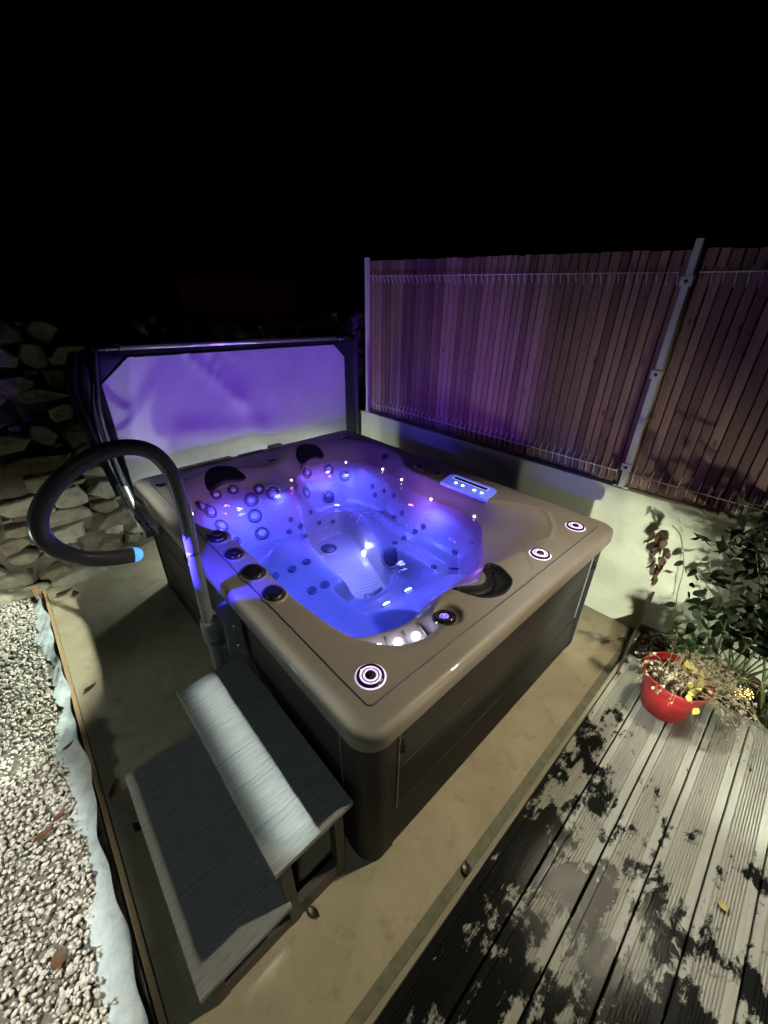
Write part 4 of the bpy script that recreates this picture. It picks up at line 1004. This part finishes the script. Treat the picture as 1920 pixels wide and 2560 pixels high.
lamp('shrub_wall_fill', 'SPOT', (2.13, -1.4, .20), 16, (.88, 1., .70), .03, (2.32, -.5, .38), 80, .5)  # added behind the shrub to lighten the wall there
lamp('facade_fill', 'POINT', (4, 6.5, 4.5), 4, (1, .40, .08), .3)  # added orange fill so the far facade shows
VI = (.58, .125, 1.)
def spot(x, y, z, e, col, aim, ang, bl=.5, s=.02): lamp('tub_led_and_fill', 'SPOT', (x, y, z), e, col, s, aim, ang, bl)  # used for the tub's LEDs and the added underwater fills
spot(.76, .78, .66, 85, VI, (1.0, 2.8, 1.45), 68, .7)
spot(.87, .72, .71, 110, VI, (2.25, 1.75, 1.35), 72, .9)
spot(1.0, 1.15, .70, 9, VI, (1.6, .42, .84), 75, .7)  # added fill for the sloped headrest pad
spot(.95, 1.05, .66, 22, VI, (1.15, 2.5, .85), 110, .8)
BL = (.13, .135, 1.)
for x, y, z, e in ((.50, 1.30, .745, 9), (.50, 1.95, .76, 9), (1.45, 1.05, .755, 9), (1.45, 1.95, .755, 9), (.90, .75, .765, 8), (1.05, 1.55, .755, 14), (.42, .70, .755, 7), (.8, 1.95, .765, 4)):
    spot(x, y, z, e*2.0, BL, (x, y, 0), 172, .25, .05)  # added blue fills under the surface, aimed down so little leaks out
spot(1.05, 1.42, .66, 22, (.75, .60, 1.), (1.05, 1.5, 0), 110, .6, .03)
lamp('tub_led_and_fill', 'POINT', (1.29, 1.53, .31), 1.6, (.9, .75, 1.), .02)
for x, y, e in ((.45, 2.05, 3.2), (1.35, 2.08, 3.4), (1.45, 1.2, 3.0), (1.25, .62, 1.6), (.95, 2.0, .8)): lamp('waterline_fill', 'POINT', (x, y, .765), e*.9, (.62, .19, 1.), .03)  # added points standing in for light refracted up out of the water
for x, y in LEDGE: lamp('ledge_glow', 'POINT', (x, y, .850), .25, (.55, .55, 1.), .012)
lamp('handrail_lamp', 'SPOT', (-.245, .992, 1.205), 75, (.04, .03, 1.), .012, (.25, 1.10, .96), 72, .2)

# ================================================================== WORLD
w = bpy.data.worlds.new('World'); S.world = w; w.use_nodes = True
nt = w.node_tree; bg = nt.nodes['Background']; sky = nt.nodes.new('ShaderNodeTexSky'); sky.sky_type = 'NISHITA'; sky.sun_disc = False
sky.sun_elevation = math.radians(-12); sky.sun_rotation = 0; nt.links.new(sky.outputs[0], bg.inputs['Color']); bg.inputs['Strength'].default_value = .02

# ================================================================== CAMERA
cam = bpy.data.cameras.new('camera'); co = bpy.data.objects.new('camera', cam); C.objects.link(co)
f_, cx_, cy_, cz_, yaw, pit, rol = 998.174, -.444177, -.537406, 2.079253, .8182234, -.4960854, .0139077
fw = Vector((math.cos(yaw)*math.cos(pit), math.sin(yaw)*math.cos(pit), math.sin(pit))); rt = Vector((math.sin(yaw), -math.cos(yaw), 0)); up = rt.cross(fw)
r2 = rt*math.cos(rol)+up*math.sin(rol); u2 = -rt*math.sin(rol)+up*math.cos(rol)
co.matrix_world = Matrix(((r2.x, u2.x, -fw.x, cx_), (r2.y, u2.y, -fw.y, cy_), (r2.z, u2.z, -fw.z, cz_), (0, 0, 0, 1)))
cam.sensor_fit = 'VERTICAL'; cam.sensor_height = 24; cam.lens = 24*f_/2560; cam.clip_start = .02; cam.clip_end = 500
S.camera = co
S.view_settings.view_transform = 'Standard'; S.view_settings.look = 'None'; S.view_settings.exposure = 0; S.view_settings.gamma = 1
S.cycles.use_denoising = True; S.cycles.use_light_tree = False; S.cycles.max_bounces = 8; S.cycles.transparent_max_bounces = 12; S.cycles.sample_clamp_indirect = 4; S.cycles.caustics_reflective = False; S.cycles.caustics_refractive = False
